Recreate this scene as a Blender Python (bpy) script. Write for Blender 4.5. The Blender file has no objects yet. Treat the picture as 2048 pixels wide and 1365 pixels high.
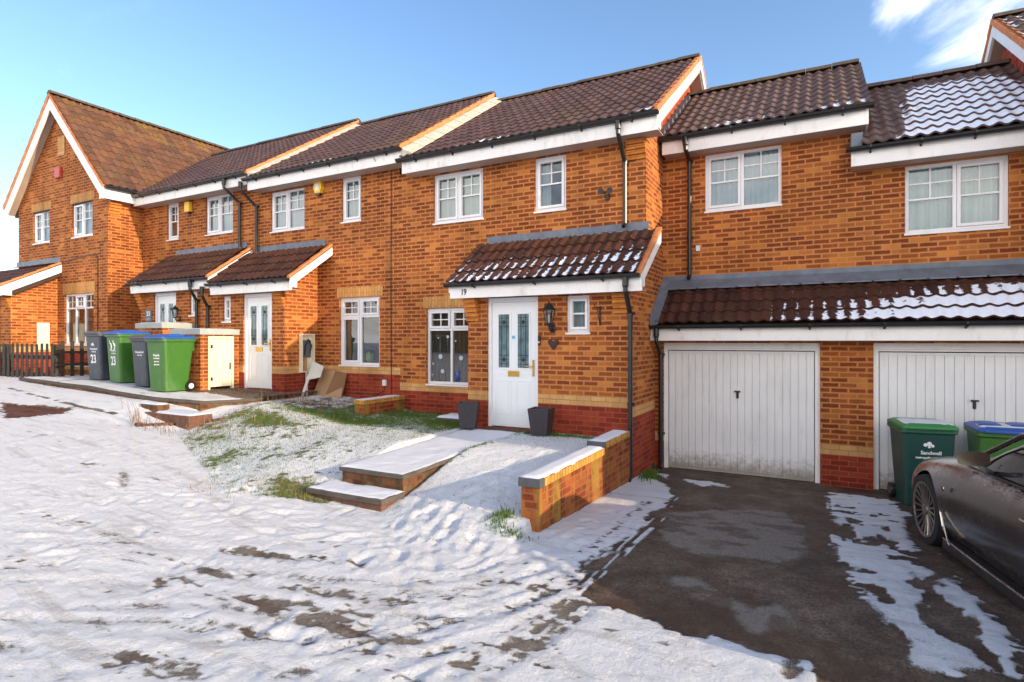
import bpy, bmesh, math, random
import numpy as np
from mathutils import Vector, Matrix
R = math.radians
random.seed(7)
C = bpy.context.scene.collection
P, M, G, U = 8.13, 9.0, 9.55, 10.1      # porch fronts, main fronts, garage fronts, upper garage walls

# ---------------------------------------------------------------- scene graph helpers
def tag(o, label=None, cat=None, group=None, kind=None):
    if label: o['label'] = label
    if cat: o['category'] = cat
    if group: o['group'] = group
    if kind: o['kind'] = kind
    return o
def thing(name, label, cat, loc=(0, 0, 0), rz=0, group=None):
    o = bpy.data.objects.new(name, None); C.objects.link(o)
    o.empty_display_size = .2
    o.location = loc; o.rotation_euler = (0, 0, rz)
    return tag(o, label, cat, group)
INV = {}
def link(o, parent):
    C.objects.link(o)
    if parent is not None:
        o.parent = parent
        if parent.type == 'EMPTY' and INV.get(parent.name):
            o.matrix_parent_inverse = (Matrix.Translation(parent.location) @ Matrix.Rotation(parent.rotation_euler.z, 4, 'Z')).inverted()
def world_thing(name, label, cat, loc, group=None):      # its parts are modelled in world coordinates
    o = thing(name, label, cat, loc, 0, group); INV[o.name] = True
    return o
def copy_tree(o, parent=None):
    c = o.copy(); C.objects.link(c)
    if parent is not None:
        c.parent = parent; c.matrix_parent_inverse = o.matrix_parent_inverse.copy()
    for ch in o.children: copy_tree(ch, c)
    return c

class MB:
    def __init__(s): s.v = []; s.f = []; s.uv = []
    def poly(s, pts, uv=None):
        n = len(s.v); s.v += [tuple(p) for p in pts]; s.f.append(tuple(range(n, n + len(pts)))); s.uv.append(uv); return s
    def box(s, x0, x1, y0, y1, z0, z1):
        n = len(s.v)
        s.v += [(x0,y0,z0),(x1,y0,z0),(x1,y1,z0),(x0,y1,z0),(x0,y0,z1),(x1,y0,z1),(x1,y1,z1),(x0,y1,z1)]
        for f in ((0,3,2,1),(4,5,6,7),(0,1,5,4),(1,2,6,5),(2,3,7,6),(3,0,4,7)):
            s.f.append(tuple(n + i for i in f)); s.uv.append(None)
        return s
    def hexa(s, p):                                       # eight corners, ordered as in box
        n = len(s.v); s.v += [tuple(q) for q in p]
        for f in ((0,3,2,1),(4,5,6,7),(0,1,5,4),(1,2,6,5),(2,3,7,6),(3,0,4,7)):
            s.f.append(tuple(n + i for i in f)); s.uv.append(None)
        return s
    def prism(s, prof, a, b, ax='x'):                     # prof: (p,q) pairs extruded from a to b along ax
        k = len(prof); n = len(s.v)
        def pt(t, p):
            return (t, p[0], p[1]) if ax == 'x' else ((p[0], t, p[1]) if ax == 'y' else (p[0], p[1], t))
        s.v += [pt(a, p) for p in prof] + [pt(b, p) for p in prof]
        s.f.append(tuple(n + i for i in range(k))[::-1]); s.f.append(tuple(n + k + i for i in range(k)))
        for i in range(k):
            j = (i + 1) % k; s.f.append((n + i, n + j, n + k + j, n + k + i))
        s.uv += [None] * (k + 2); return s
    def tube(s, pts, r, n=8, cap=True):
        pts = [Vector(p) for p in pts]; rs = r if isinstance(r, (list, tuple)) else [r] * len(pts)
        base = len(s.v); ref = None
        for i, p in enumerate(pts):
            t = ((pts[i + 1] - p).normalized() if i < len(pts) - 1 else Vector()) + ((p - pts[i - 1]).normalized() if i else Vector())
            t = t.normalized() if t.length > 1e-9 else Vector((0, 0, 1))
            if ref is None: ref = Vector((0, 0, 1)) if abs(t.z) < .9 else Vector((1, 0, 0))
            a = t.cross(ref).normalized(); b = t.cross(a).normalized(); ref = -b if ref.dot(-b) > ref.dot(b) else b
            for k in range(n):
                an = 2 * math.pi * k / n
                s.v.append(tuple(p + (a * math.cos(an) + b * math.sin(an)) * rs[i]))
        for i in range(len(pts) - 1):
            for k in range(n):
                k2 = (k + 1) % n
                s.f.append((base + i*n + k, base + i*n + k2, base + (i+1)*n + k2, base + (i+1)*n + k)); s.uv.append(None)
        if cap:
            s.f.append(tuple(base + k for k in range(n))[::-1]); s.uv.append(None)
            s.f.append(tuple(base + (len(pts)-1)*n + k for k in range(n))); s.uv.append(None)
        return s
    def lathe(s, prof, c, n=16, axis='z', cap=True):
        base = len(s.v)
        for (r, h) in prof:
            for k in range(n):
                a = 2 * math.pi * k / n; x, y = r * math.cos(a), r * math.sin(a)
                s.v.append((c[0]+x, c[1]+y, c[2]+h) if axis == 'z' else ((c[0]+h, c[1]+x, c[2]+y) if axis == 'x' else (c[0]+x, c[1]+h, c[2]+y)))
        for i in range(len(prof) - 1):
            for k in range(n):
                k2 = (k + 1) % n
                s.f.append((base+i*n+k, base+i*n+k2, base+(i+1)*n+k2, base+(i+1)*n+k)); s.uv.append(None)
        if cap: s.f.append(tuple(base+k for k in range(n))[::-1]); s.f.append(tuple(base+(len(prof)-1)*n+k for k in range(n))); s.uv += [None, None]
        return s
    def build(s, name, mat, parent=None, smooth=False, bevel=0, fix=True):
        me = bpy.data.meshes.new(name); me.from_pydata(s.v, [], s.f)
        if any(u is not None for u in s.uv):
            l = me.uv_layers.new(name='UVMap'); i = 0
            for f, u in zip(s.f, s.uv):
                for k in range(len(f)):
                    l.data[i].uv = u[k] if u else (0, 0); i += 1
        if fix:
            bm = bmesh.new(); bm.from_mesh(me); bmesh.ops.recalc_face_normals(bm, faces=bm.faces); bm.to_mesh(me); bm.free()
        me.materials.append(mat)
        if smooth: me.polygons.foreach_set('use_smooth', [True] * len(me.polygons))
        o = bpy.data.objects.new(name, me); link(o, parent)
        if bevel:
            b = o.modifiers.new('bevel', 'BEVEL'); b.width = bevel; b.segments = 2; b.limit_method = 'ANGLE'
        return o
def text(s, size, mat, name, parent, loc, rot, bold=0.0, sx=1.0, depth=.0015):
    cu = bpy.data.curves.new(name, 'FONT'); cu.body = s; cu.size = size; cu.extrude = depth; cu.offset = bold
    cu.align_x = 'CENTER'; cu.align_y = 'CENTER'; cu.resolution_u = 4
    t = bpy.data.objects.new(name, cu); C.objects.link(t)
    bpy.context.view_layer.update()
    me = bpy.data.meshes.new_from_object(t.evaluated_get(bpy.context.evaluated_depsgraph_get()))
    bpy.data.objects.remove(t)
    me.transform(Matrix.Translation(loc) @ Matrix.Rotation(rot[2], 4, 'Z') @ Matrix.Rotation(rot[0], 4, 'X') @ Matrix.Diagonal((sx, 1, 1, 1)))
    me.materials.clear(); me.materials.append(mat); me.name = name
    o = bpy.data.objects.new(name, me); link(o, parent); return o

# ---------------------------------------------------------------- materials
class NT:
    def __init__(s, name):
        s.m = bpy.data.materials.new(name); s.m.use_nodes = True; s.t = s.m.node_tree; s.n = s.t.nodes
        s.b = s.n['Principled BSDF']; s.out = s.n['Material Output']
    def add(s, t, **k):
        o = s.n.new(t)
        for a, v in k.items(): setattr(o, a, v)
        return o
    def val(s, sock, x):
        if isinstance(x, bpy.types.NodeSocket): s.t.links.new(x, sock)
        elif isinstance(x, tuple) and len(x) == 3 and sock.type == 'RGBA': sock.default_value = (*x, 1)
        else: sock.default_value = x
    def math(s, op, a, b=0.0, c=None, clamp=False):
        o = s.add('ShaderNodeMath', operation=op, use_clamp=clamp); s.val(o.inputs[0], a); s.val(o.inputs[1], b)
        if c is not None: s.val(o.inputs[2], c)
        return o.outputs[0]
    def mix(s, f, a, b, mode='MIX'):
        o = s.add('ShaderNodeMix', data_type='RGBA', blend_type=mode)
        s.val(o.inputs[0], f); s.val(o.inputs[6], a); s.val(o.inputs[7], b); return o.outputs[2]
    def ramp(s, f, stops, interp='LINEAR'):
        o = s.add('ShaderNodeValToRGB'); r = o.color_ramp; r.interpolation = interp
        while len(r.elements) < len(stops): r.elements.new(.5)
        for e, (p, c) in zip(r.elements, stops):
            e.position = p; e.color = (*c, 1) if isinstance(c, tuple) else (c, c, c, 1)
        s.val(o.inputs[0], f); return o.outputs[0]
    def obj(s): return s.add('ShaderNodeTexCoord').outputs['Object']
    def noise(s, vec, scale, detail=4, rough=.55, dist=0.0):
        o = s.add('ShaderNodeTexNoise'); s.val(o.inputs['Vector'], vec)
        o.inputs['Scale'].default_value = scale; o.inputs['Detail'].default_value = detail
        o.inputs['Roughness'].default_value = rough; o.inputs['Distortion'].default_value = dist; return o.outputs[0]
    def step(s, x, a, b):
        o = s.add('ShaderNodeMapRange', interpolation_type='SMOOTHSTEP'); s.val(o.inputs[0], x)
        s.val(o.inputs[1], a); s.val(o.inputs[2], b); return o.outputs[0]
    def mapping(s, vec, sc):
        o = s.add('ShaderNodeMapping'); s.val(o.inputs[0], vec); o.inputs['Scale'].default_value = sc; return o.outputs[0]
    def bump(s, h, st=.3, dist=.01):
        o = s.add('ShaderNodeBump'); s.val(o.inputs['Height'], h); o.inputs['Strength'].default_value = st
        o.inputs['Distance'].default_value = dist; s.t.links.new(o.outputs[0], s.b.inputs['Normal']); return o
    def attr(s, name): return s.add('ShaderNodeAttribute', attribute_name=name).outputs['Fac']
    def set(s, color=None, rough=None, metal=None, spec=None, coat=None):
        if color is not None: s.val(s.b.inputs['Base Color'], color)
        if rough is not None: s.val(s.b.inputs['Roughness'], rough)
        if metal is not None: s.val(s.b.inputs['Metallic'], metal)
        if spec is not None: s.val(s.b.inputs['Specular IOR Level'], spec)
        if coat is not None: s.val(s.b.inputs['Coat Weight'], coat)
        return s.m

def wall_uv(n):
    xyz = n.add('ShaderNodeSeparateXYZ'); n.val(xyz.inputs[0], n.obj())
    nn = n.add('ShaderNodeSeparateXYZ'); g = n.add('ShaderNodeNewGeometry'); n.val(nn.inputs[0], g.outputs['True Normal'])
    side = n.math('GREATER_THAN', n.math('ABSOLUTE', nn.outputs[0]), .6)
    u = n.math('ADD', n.math('MULTIPLY', xyz.outputs[0], n.math('SUBTRACT', 1.0, side)), n.math('MULTIPLY', n.math('ADD', xyz.outputs[1], .11), side))
    return u, xyz.outputs[2], xyz
def brick_mat(name, stops, edge, mortar, joint=.0055, soft=.75, stain=None, bw=.225, bh=.075, vertical=False, zoff=0.0):
    n = NT(name); u, z, xyz = wall_uv(n)
    z = n.math('ADD', z, zoff)
    if vertical: u, z = z, u
    cv = n.add('ShaderNodeCombineXYZ'); n.val(cv.inputs[0], u); n.val(cv.inputs[1], z)
    wob = n.noise(cv.outputs[0], 9, 2); wob2 = n.noise(cv.outputs[0], 55, 2)
    cv2 = n.add('ShaderNodeCombineXYZ'); n.val(cv2.inputs[0], n.math('MULTIPLY_ADD', n.math('SUBTRACT', wob2, .5), .012, u))
    n.val(cv2.inputs[1], n.math('ADD', n.math('MULTIPLY_ADD', n.math('SUBTRACT', wob, .5), .010, z), n.math('MULTIPLY', n.math('SUBTRACT', wob2, .5), .006)))
    def bt(ms, sm):
        b = n.add('ShaderNodeTexBrick'); n.val(b.inputs['Vector'], cv2.outputs[0])
        b.inputs['Color1'].default_value = (0, 0, 0, 1); b.inputs['Color2'].default_value = (1, 1, 1, 1); b.inputs['Mortar'].default_value = (.5, .5, .5, 1)
        b.inputs['Scale'].default_value = 1; b.inputs['Mortar Size'].default_value = ms; b.inputs['Mortar Smooth'].default_value = sm
        b.inputs['Brick Width'].default_value = bw; b.inputs['Row Height'].default_value = bh; return b
    b1 = bt(joint, .3); b2 = bt(.021, 1.0)
    var = n.ramp(b1.outputs['Color'], stops, 'LINEAR')
    fine = n.noise(n.mapping(n.obj(), (14, 14, 60)), 1.0, 4, .7)
    core = n.step(n.math('ADD', n.math('SUBTRACT', 1.0, b2.outputs['Fac']), n.math('MULTIPLY', n.math('SUBTRACT', fine, .5), 1.3)), .30, .95)
    face = n.mix(n.math('MULTIPLY', n.math('SUBTRACT', 1.0, core), soft), var, edge)
    big = n.noise(n.obj(), .8, 3); face = n.mix(1.0, face, n.ramp(big, [(.3, .82), (.7, 1.12)]), 'MULTIPLY')
    face = n.mix(1.0, face, n.ramp(n.noise(n.obj(), 120, 2), [(.3, .85), (.7, 1.12)]), 'MULTIPLY')
    face = n.mix(1.0, face, n.ramp(n.noise(n.mapping(n.obj(), (3.2, 3.2, .4)), 1.0, 4, .6), [(.32, .72), (.58, 1.06)]), 'MULTIPLY')
    jm = n.step(b1.outputs['Fac'], .35, .65); col = face
    if stain:
        sn = n.noise(n.mapping(n.obj(), (5, 5, .7)), 1.0, 5, .65)
        col = n.mix(n.step(sn, .46, .62), col, stain[0]); sn2 = n.noise(n.mapping(n.obj(), (3, 3, 1.6)), 2.3, 5, .7)
        col = n.mix(n.math('MULTIPLY', n.step(sn2, .50, .66), .80), col, stain[1]); mortar = n.mix(n.math('MULTIPLY', n.step(sn, .46, .62), .55), mortar, stain[0])
    col = n.mix(jm, col, n.mix(1.0, mortar, n.ramp(big, [(.3, .8), (.7, 1.1)]), 'MULTIPLY'))
    n.set(col, .88, spec=.25)
    h = n.math('ADD', n.math('MULTIPLY', b1.outputs['Fac'], -1.0), n.math('MULTIPLY', fine, .35)); n.bump(h, .55, .006)
    return n.m
OR = (.54, .195, .050)
BUFF = brick_mat('orange_brick', [(0, (.17, .040, .013)), (.4, (.24, .062, .017)), (.7, (.31, .088, .022)), (.88, (.42, .14, .033)), (1, (.54, .20, .045))], OR, (.52, .215, .08), soft=.95)
BUFFK = brick_mat('brick_corbel', [(0, (.48, .15, .03)), (1, (.60, .22, .04))], OR, (.30, .10, .03), soft=.3)
RED = brick_mat('red_brick', [(0, (.20, .022, .012)), (.5, (.27, .035, .016)), (1, (.34, .055, .022))], (.30, .048, .022), (.33, .10, .05), soft=.3)
CREAM = brick_mat('cream_brick', [(0, (.54, .29, .11)), (1, (.64, .37, .15))], (.60, .33, .13), (.40, .17, .06), soft=.3)
SOLD = brick_mat('soldier_brick', [(0, (.52, .26, .085)), (1, (.61, .32, .11))], (.57, .29, .09), (.36, .14, .04), soft=.3, vertical=True, bw=.23, bh=.075)
GARD = brick_mat('mossy_brick', [(0, (.19, .034, .013)), (.5, (.28, .062, .02)), (1, (.36, .12, .03))], (.32, .10, .03), (.30, .13, .05), soft=.4, stain=((.30, .17, .03), (.10, .028, .013)))
OLDB = brick_mat('weathered_brick', [(0, (.10, .035, .018)), (.5, (.17, .065, .03)), (1, (.28, .13, .055))], (.20, .09, .04), (.13, .085, .05), soft=.5, stain=((.07, .045, .025), (.16, .12, .05)))
GOLD = brick_mat('coping_brick', [(0, (.55, .24, .05)), (1, (.62, .36, .09))], (.6, .3, .07), (.12, .06, .02), soft=.2, vertical=True, bw=.5, bh=.075, stain=((.45, .27, .04), (.30, .13, .03)))

def plain(name, col, rough=.5, var=.15, scale=6.0, metal=0, spec=.5, dirt=None, bump=0.0, coat=None):
    n = NT(name); c = n.mix(1.0, col, n.ramp(n.noise(n.obj(), scale, 5), [(.25, 1 - var), (.75, 1 + var)]), 'MULTIPLY')
    if dirt:
        c = n.mix(n.math('MULTIPLY', n.step(n.noise(n.mapping(n.obj(), (2.5, 2.5, 1)), 2.2, 6, .7), .5, .78), dirt[1]), c, dirt[0])
    n.set(c, rough, metal, spec, coat)
    if bump: n.bump(n.noise(n.obj(), 90, 3), bump, .004)
    return n.m
WHITE = plain('white_upvc', (.78, .77, .78), .35, .04, 4, dirt=((.45, .40, .32), .25))
TRIM = plain('white_painted_board', (.82, .80, .78), .5, .05, 3, dirt=((.36, .27, .17), .45))
SOFFIT = plain('soffit', (.42, .33, .27), .6, .1, 3)
BLACK = plain('black_plastic', (.014, .013, .013), .33, .3, 8)
IRON = plain('black_iron', (.012, .011, .011), .5, .3, 20)
BRASS = plain('brass', (.62, .40, .10), .3, .15, 10, metal=.85)
def _gdoor():
    n = NT('garage_white'); o = n.obj(); sp = n.add('ShaderNodeSeparateXYZ'); n.val(sp.inputs[0], o)
    c = n.mix(1.0, (.72, .72, .72), n.ramp(n.noise(o, 2, 5), [(.25, .93), (.75, 1.05)]), 'MULTIPLY')
    st = n.noise(n.mapping(o, (9, 9, .9)), 1.6, 6, .7); c = n.mix(n.math('MULTIPLY', n.step(st, .5, .75), .35), c, (.40, .37, .33))
    gr = n.math('SUBTRACT', n.math('ADD', n.math('MULTIPLY', n.noise(o, 14, 5, .7), .55), .10), sp.outputs[2]); c = n.mix(n.math('MULTIPLY', n.step(gr, .0, .35), .8), c, (.22, .18, .13))
    n.set(c, .42, spec=.4); return n.m
GDOOR = _gdoor()
DOORW = plain('door_white', (.76, .78, .80), .32, .03, 3)
CREAMP = plain('cream_paint', (.76, .68, .50), .5, .06, 4, dirt=((.5, .40, .25), .3))
LEAD = plain('lead', (.13, .15, .185), .5, .25, 5, spec=.5, dirt=((.055, .055, .055), .6))
MORTAR = plain('verge_mortar', (.50, .46, .38), .9, .2, 12, bump=.4)
TERRA = plain('terracotta_verge', (.58, .20, .07), .85, .25, 9, bump=.4)
RIDGE = plain('ridge_tile', (.085, .060, .042), .85, .3, 7, dirt=((.13, .15, .045), .75), bump=.4)
RIDGE2 = plain('ridge_tile_grey', (.11, .07, .055), .85, .3, 7, dirt=((.16, .17, .16), .6), bump=.4)
FLAT = plain('felted_roof_grey', (.36, .39, .37), .7, .1, 3, dirt=((.20, .25, .25), .5))
CARD = plain('cardboard', (.36, .22, .11), .9, .12, 3)
POT = plain('dark_pot', (.032, .028, .034), .55, .25, 12)
WOOD = plain('dark_stained_wood', (.030, .022, .016), .75, .5, 9, dirt=((.05, .055, .025), .5))
SLAB = plain('concrete_slab_edge', (.10, .080, .065), .9, .35, 9, dirt=((.05, .03, .02), .5), bump=.5)
STEPB = plain('old_brick_edge', (.15, .070, .042), .9, .35, 14, dirt=((.05, .03, .02), .6), bump=.5)
YELLOW = plain('yellow_plastic', (.80, .50, .03), .35, .05, 4)
BLUEB = plain('slate_blue_brick', (.075, .080, .090), .7, .25, 14, bump=.3)
GREYM = plain('grey_sign', (.10, .11, .13), .5, .1, 5)
INK = plain('white_print', (.80, .80, .80), .6, .02, 3)
PIPEW = plain('white_pipe', (.66, .64, .62), .4, .05, 4)
TILEHUNG = brick_mat('red_hung_tiles', [(0, (.32, .045, .02)), (1, (.5, .11, .05))], (.42, .07, .03), (.03, .006, .004), joint=.006, soft=.2, bw=.11, bh=.165)

def glass_mat():
    n = NT('window_glass'); n.n.remove(n.b)
    tr = n.add('ShaderNodeBsdfTransparent'); tr.inputs[0].default_value = (.80, .86, .86, 1)
    gl = n.add('ShaderNodeBsdfGlossy'); gl.inputs['Roughness'].default_value = .015; gl.inputs[0].default_value = (.95, .97, 1, 1)
    fr = n.add('ShaderNodeFresnel'); fr.inputs[0].default_value = 1.6
    mx = n.add('ShaderNodeMixShader'); n.t.links.new(n.math('ADD', n.math('MULTIPLY', fr.outputs[0], 1.0), .05, clamp=True), mx.inputs[0])
    n.t.links.new(tr.outputs[0], mx.inputs[1]); n.t.links.new(gl.outputs[0], mx.inputs[2]); n.t.links.new(mx.outputs[0], n.out.inputs[0]); return n.m
GLASS = glass_mat()
def curtain_mat(name, c1, c2, per=.06):
    n = NT(name); xyz = n.add('ShaderNodeSeparateXYZ'); n.val(xyz.inputs[0], n.obj())
    w = n.math('SINE', n.math('MULTIPLY', n.math('ADD', xyz.outputs[0], xyz.outputs[1]), 6.283 / per)); f = n.math('MULTIPLY_ADD', w, .5, .5)
    n.set(n.mix(n.math('MULTIPLY', f, n.noise(n.obj(), 4, 2)), c1, c2), .9); return n.m
NET = curtain_mat('net_curtain', (.50, .57, .60), (.34, .42, .46), .09)
NETG = curtain_mat('pale_green_blind', (.52, .60, .56), (.34, .43, .42), .13)
BLIND = curtain_mat('brown_vertical_blind', (.14, .105, .07), (.05, .035, .022), .089)
CLOTH = curtain_mat('beige_curtain', (.24, .20, .15), (.12, .10, .07), .16)
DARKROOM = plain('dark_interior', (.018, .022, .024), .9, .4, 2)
LEADED = NT('leaded_glass')
def _leaded():
    n = LEADED; xyz = n.add('ShaderNodeSeparateXYZ'); n.val(xyz.inputs[0], n.obj())
    w = n.math('ABSOLUTE', n.math('SINE', n.math('MULTIPLY', xyz.outputs[0], 3.1416 / .05)))
    c = n.mix(n.step(w, 0.0, .22), (.02, .02, .025), n.ramp(n.noise(n.obj(), 5, 4), [(.35, (.07, .13, .15)), (.65, (.18, .27, .29))]))
    n.set(c, .12, spec=.7)
_leaded()

def tile_mat(name, c1, c2, moss=.2, orange=0.0, mossc=(.15, .12, .02)):
    n = NT(name); uvn = n.add('ShaderNodeUVMap'); sp = n.add('ShaderNodeSeparateXYZ'); n.val(sp.inputs[0], uvn.outputs[0])
    u, v = sp.outputs[0], sp.outputs[1]
    cid = n.add('ShaderNodeCombineXYZ'); n.val(cid.inputs[0], n.math('FLOOR', n.math('ADD', u, .5))); n.val(cid.inputs[1], n.math('FLOOR', v))
    wn = n.add('ShaderNodeTexWhiteNoise'); n.val(wn.inputs[0], cid.outputs[0])
    col = n.mix(wn.outputs[0], c1, c2)
    nz = n.noise(n.obj(), 26, 5, .7); col = n.mix(1.0, col, n.ramp(nz, [(.25, .65), (.75, 1.3)]), 'MULTIPLY')
    big = n.noise(n.obj(), .9, 5, .7); col = n.mix(n.math('MULTIPLY', n.step(n.math('ADD', big, n.math('MULTIPLY', nz, .25)), .66, .82), moss), col, mossc)
    if orange: col = n.mix(n.math('MULTIPLY', n.step(n.noise(n.obj(), 1.7, 4), .4, .65), orange), col, (.36, .12, .03))
    vf = n.math('FRACT', v)
    pan = n.math('MULTIPLY_ADD', n.math('COSINE', n.math('MULTIPLY', u, 6.2832)), -.5, .5)
    sn = n.noise(n.obj(), 12, 4, .65); amt = n.attr('snow')
    gate = n.math('GREATER_THAN', amt, .02)
    spk = n.noise(n.obj(), 42, 2, .5)
    x = n.math('ADD', n.math('MULTIPLY', amt, 1.55), n.math('MULTIPLY', n.math('SUBTRACT', sn, .5), 1.15))
    x = n.math('ADD', x, n.math('MULTIPLY', n.math('SUBTRACT', pan, .85), n.math('MAXIMUM', n.math('SUBTRACT', 1.0, amt), .30))); x = n.math('SUBTRACT', x, n.math('MULTIPLY', vf, .22))
    x = n.math('SUBTRACT', x, n.math('MULTIPLY', n.step(wn.outputs[0], .0, 1.0), .25))
    mask = n.math('MULTIPLY', n.step(x, .44, .56), n.math('MULTIPLY', gate, n.math('MULTIPLY', n.step(vf, .012, .03), n.math('SUBTRACT', 1.0, n.step(n.math('ADD', vf, n.math('MULTIPLY', n.math('SUBTRACT', sn, .5), .12)), .86, .93)))))
    mask = n.math('MAXIMUM', mask, n.math('MULTIPLY', n.step(spk, .735, .77), n.math('GREATER_THAN', amt, .005)))
    col = n.mix(mask, col, (.82, .85, .92))
    n.set(col, n.math('MULTIPLY_ADD', mask, .2, .55), spec=.35); n.bump(n.math('ADD', nz, n.math('MULTIPLY', mask, 1.5)), .5, .006); return n.m
ROOF = tile_mat('brown_roof_tile', (.078, .042, .034), (.130, .070, .055), .25)
ROOFD = tile_mat('dark_wet_roof_tile', (.040, .017, .012), (.085, .031, .018), .15)
ROOFO = tile_mat('lichen_roof_tile', (.095, .047, .028), (.160, .080, .044), .55, .15, (.25, .17, .02))
ROOFG = tile_mat('grey_brown_roof_tile', (.100, .058, .046), (.150, .090, .070), .25)

# ---------------------------------------------------------------- building helpers
def smooth01(x, a, b):
    t = min(1, max(0, (x - a) / (b - a))); return t * t * (3 - 2 * t)
def tiled(name, O, uv, vv, L, S, mat, parent, roll=.18, gauge=.32, amp=.030, snow=None, clip=None, spu=7):
    """roof slope of real rolled tiles: O eave corner, uv along the eave, vv up the slope"""
    O = Vector(O); uv = Vector(uv).normalized(); vv = Vector(vv).normalized(); nn = uv.cross(vv).normalized()
    if nn.z < 0: nn = -nn
    nr = max(1, round(L / roll)); nc = max(1, round(S / gauge)); g = S / nc; r = L / nr
    verts = []; uvs = []; faces = []; sn = []
    k = nr * spu + 1; rng = random.Random(hash(name) % 97 + int(L * 10))
    for c in range(nc):
        for (vt, lift) in ((0, .004), (0, .030), (.5, .019), (1.02, .004)):
            for i in range(k):
                t = i / spu; h = .5 + .5 * math.cos(2 * math.pi * t); h = h ** 1.3 * amp
                jit = (((int(t + .5) * 7919 + c * 104729) % 97) / 97 - .5) * .006
                p = O + uv * (t * r) + vv * ((c + vt) * g) + nn * (h + lift + jit * .6)
                if vt == 0: p += vv * jit * 1.5
                verts.append(p); uvs.append((t, c + min(vt, .98))); sn.append(snow(p, c, t, nc) if snow else 0.0)
        b = c * 4 * k
        for row in range(3):
            for i in range(k - 1):
                a = b + row * k + i
                if clip and not clip(verts[a]): continue
                faces.append((a, a + 1, a + k + 1, a + k))
    me = bpy.data.meshes.new(name); me.from_pydata(verts, [], faces)
    l = me.uv_layers.new(name='UVMap'); idx = np.zeros(len(me.loops), dtype=np.int32); me.loops.foreach_get('vertex_index', idx)
    l.data.foreach_set('uv', np.array(uvs, dtype=np.float32)[idx].ravel())
    at = me.attributes.new('snow', 'FLOAT', 'POINT'); at.data.foreach_set('value', sn)
    me.materials.append(mat); me.polygons.foreach_set('use_smooth', [True] * len(me.polygons))
    try: me.set_sharp_from_angle(angle=R(50))
    except Exception: pass
    o = bpy.data.objects.new(name, me); link(o, parent); return o

def cells(lo, hi, cuts): 
    s = sorted(set([lo, hi] + [c for c in cuts if lo < c < hi])); return list(zip(s[:-1], s[1:]))
def wall_y(mb, Y, x0, x1, z0, z1, holes=(), rev=.11, facing=-1):
    hs = [h for h in holes if h[0] < x1 and h[1] > x0 and h[2] < z1 and h[3] > z0]
    for (a, b) in cells(x0, x1, [c for h in hs for c in h[:2]]):
        for (c, d) in cells(z0, z1, [q for h in hs for q in h[2:]]):
            mx, mz = (a + b) / 2, (c + d) / 2
            if any(h[0] < mx < h[1] and h[2] < mz < h[3] for h in hs): continue
            mb.poly([(a, Y, c), (b, Y, c), (b, Y, d), (a, Y, d)][::1 if facing < 0 else -1])
    for h in hs:
        a, b = max(h[0], x0), min(h[1], x1); c, d = max(h[2], z0), min(h[3], z1); Yr = Y - facing * rev
        if a == h[0]: mb.poly([(a, Y, c), (a, Yr, c), (a, Yr, d), (a, Y, d)])
        if b == h[1]: mb.poly([(b, Y, c), (b, Yr, c), (b, Yr, d), (b, Y, d)][::-1])
        if d == h[3]: mb.poly([(a, Y, d), (b, Y, d), (b, Yr, d), (a, Yr, d)])
        if c == h[2]: mb.poly([(a, Y, c), (b, Y, c), (b, Yr, c), (a, Yr, c)][::-1])
def wall_x(mb, X, y0, y1, z0, z1, facing=1, ztop=None):
    """ztop: z at y1 when the top is a slope (z1 then is the z at y0)"""
    zt = z1 if ztop is None else ztop
    q = [(X, y0, z0), (X, y1, z0), (X, y1, zt), (X, y0, z1)]
    mb.poly(q if facing > 0 else q[::-1])
def nofix(mb, name, mat, parent): return mb.build(name, mat, parent, fix=False)

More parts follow.
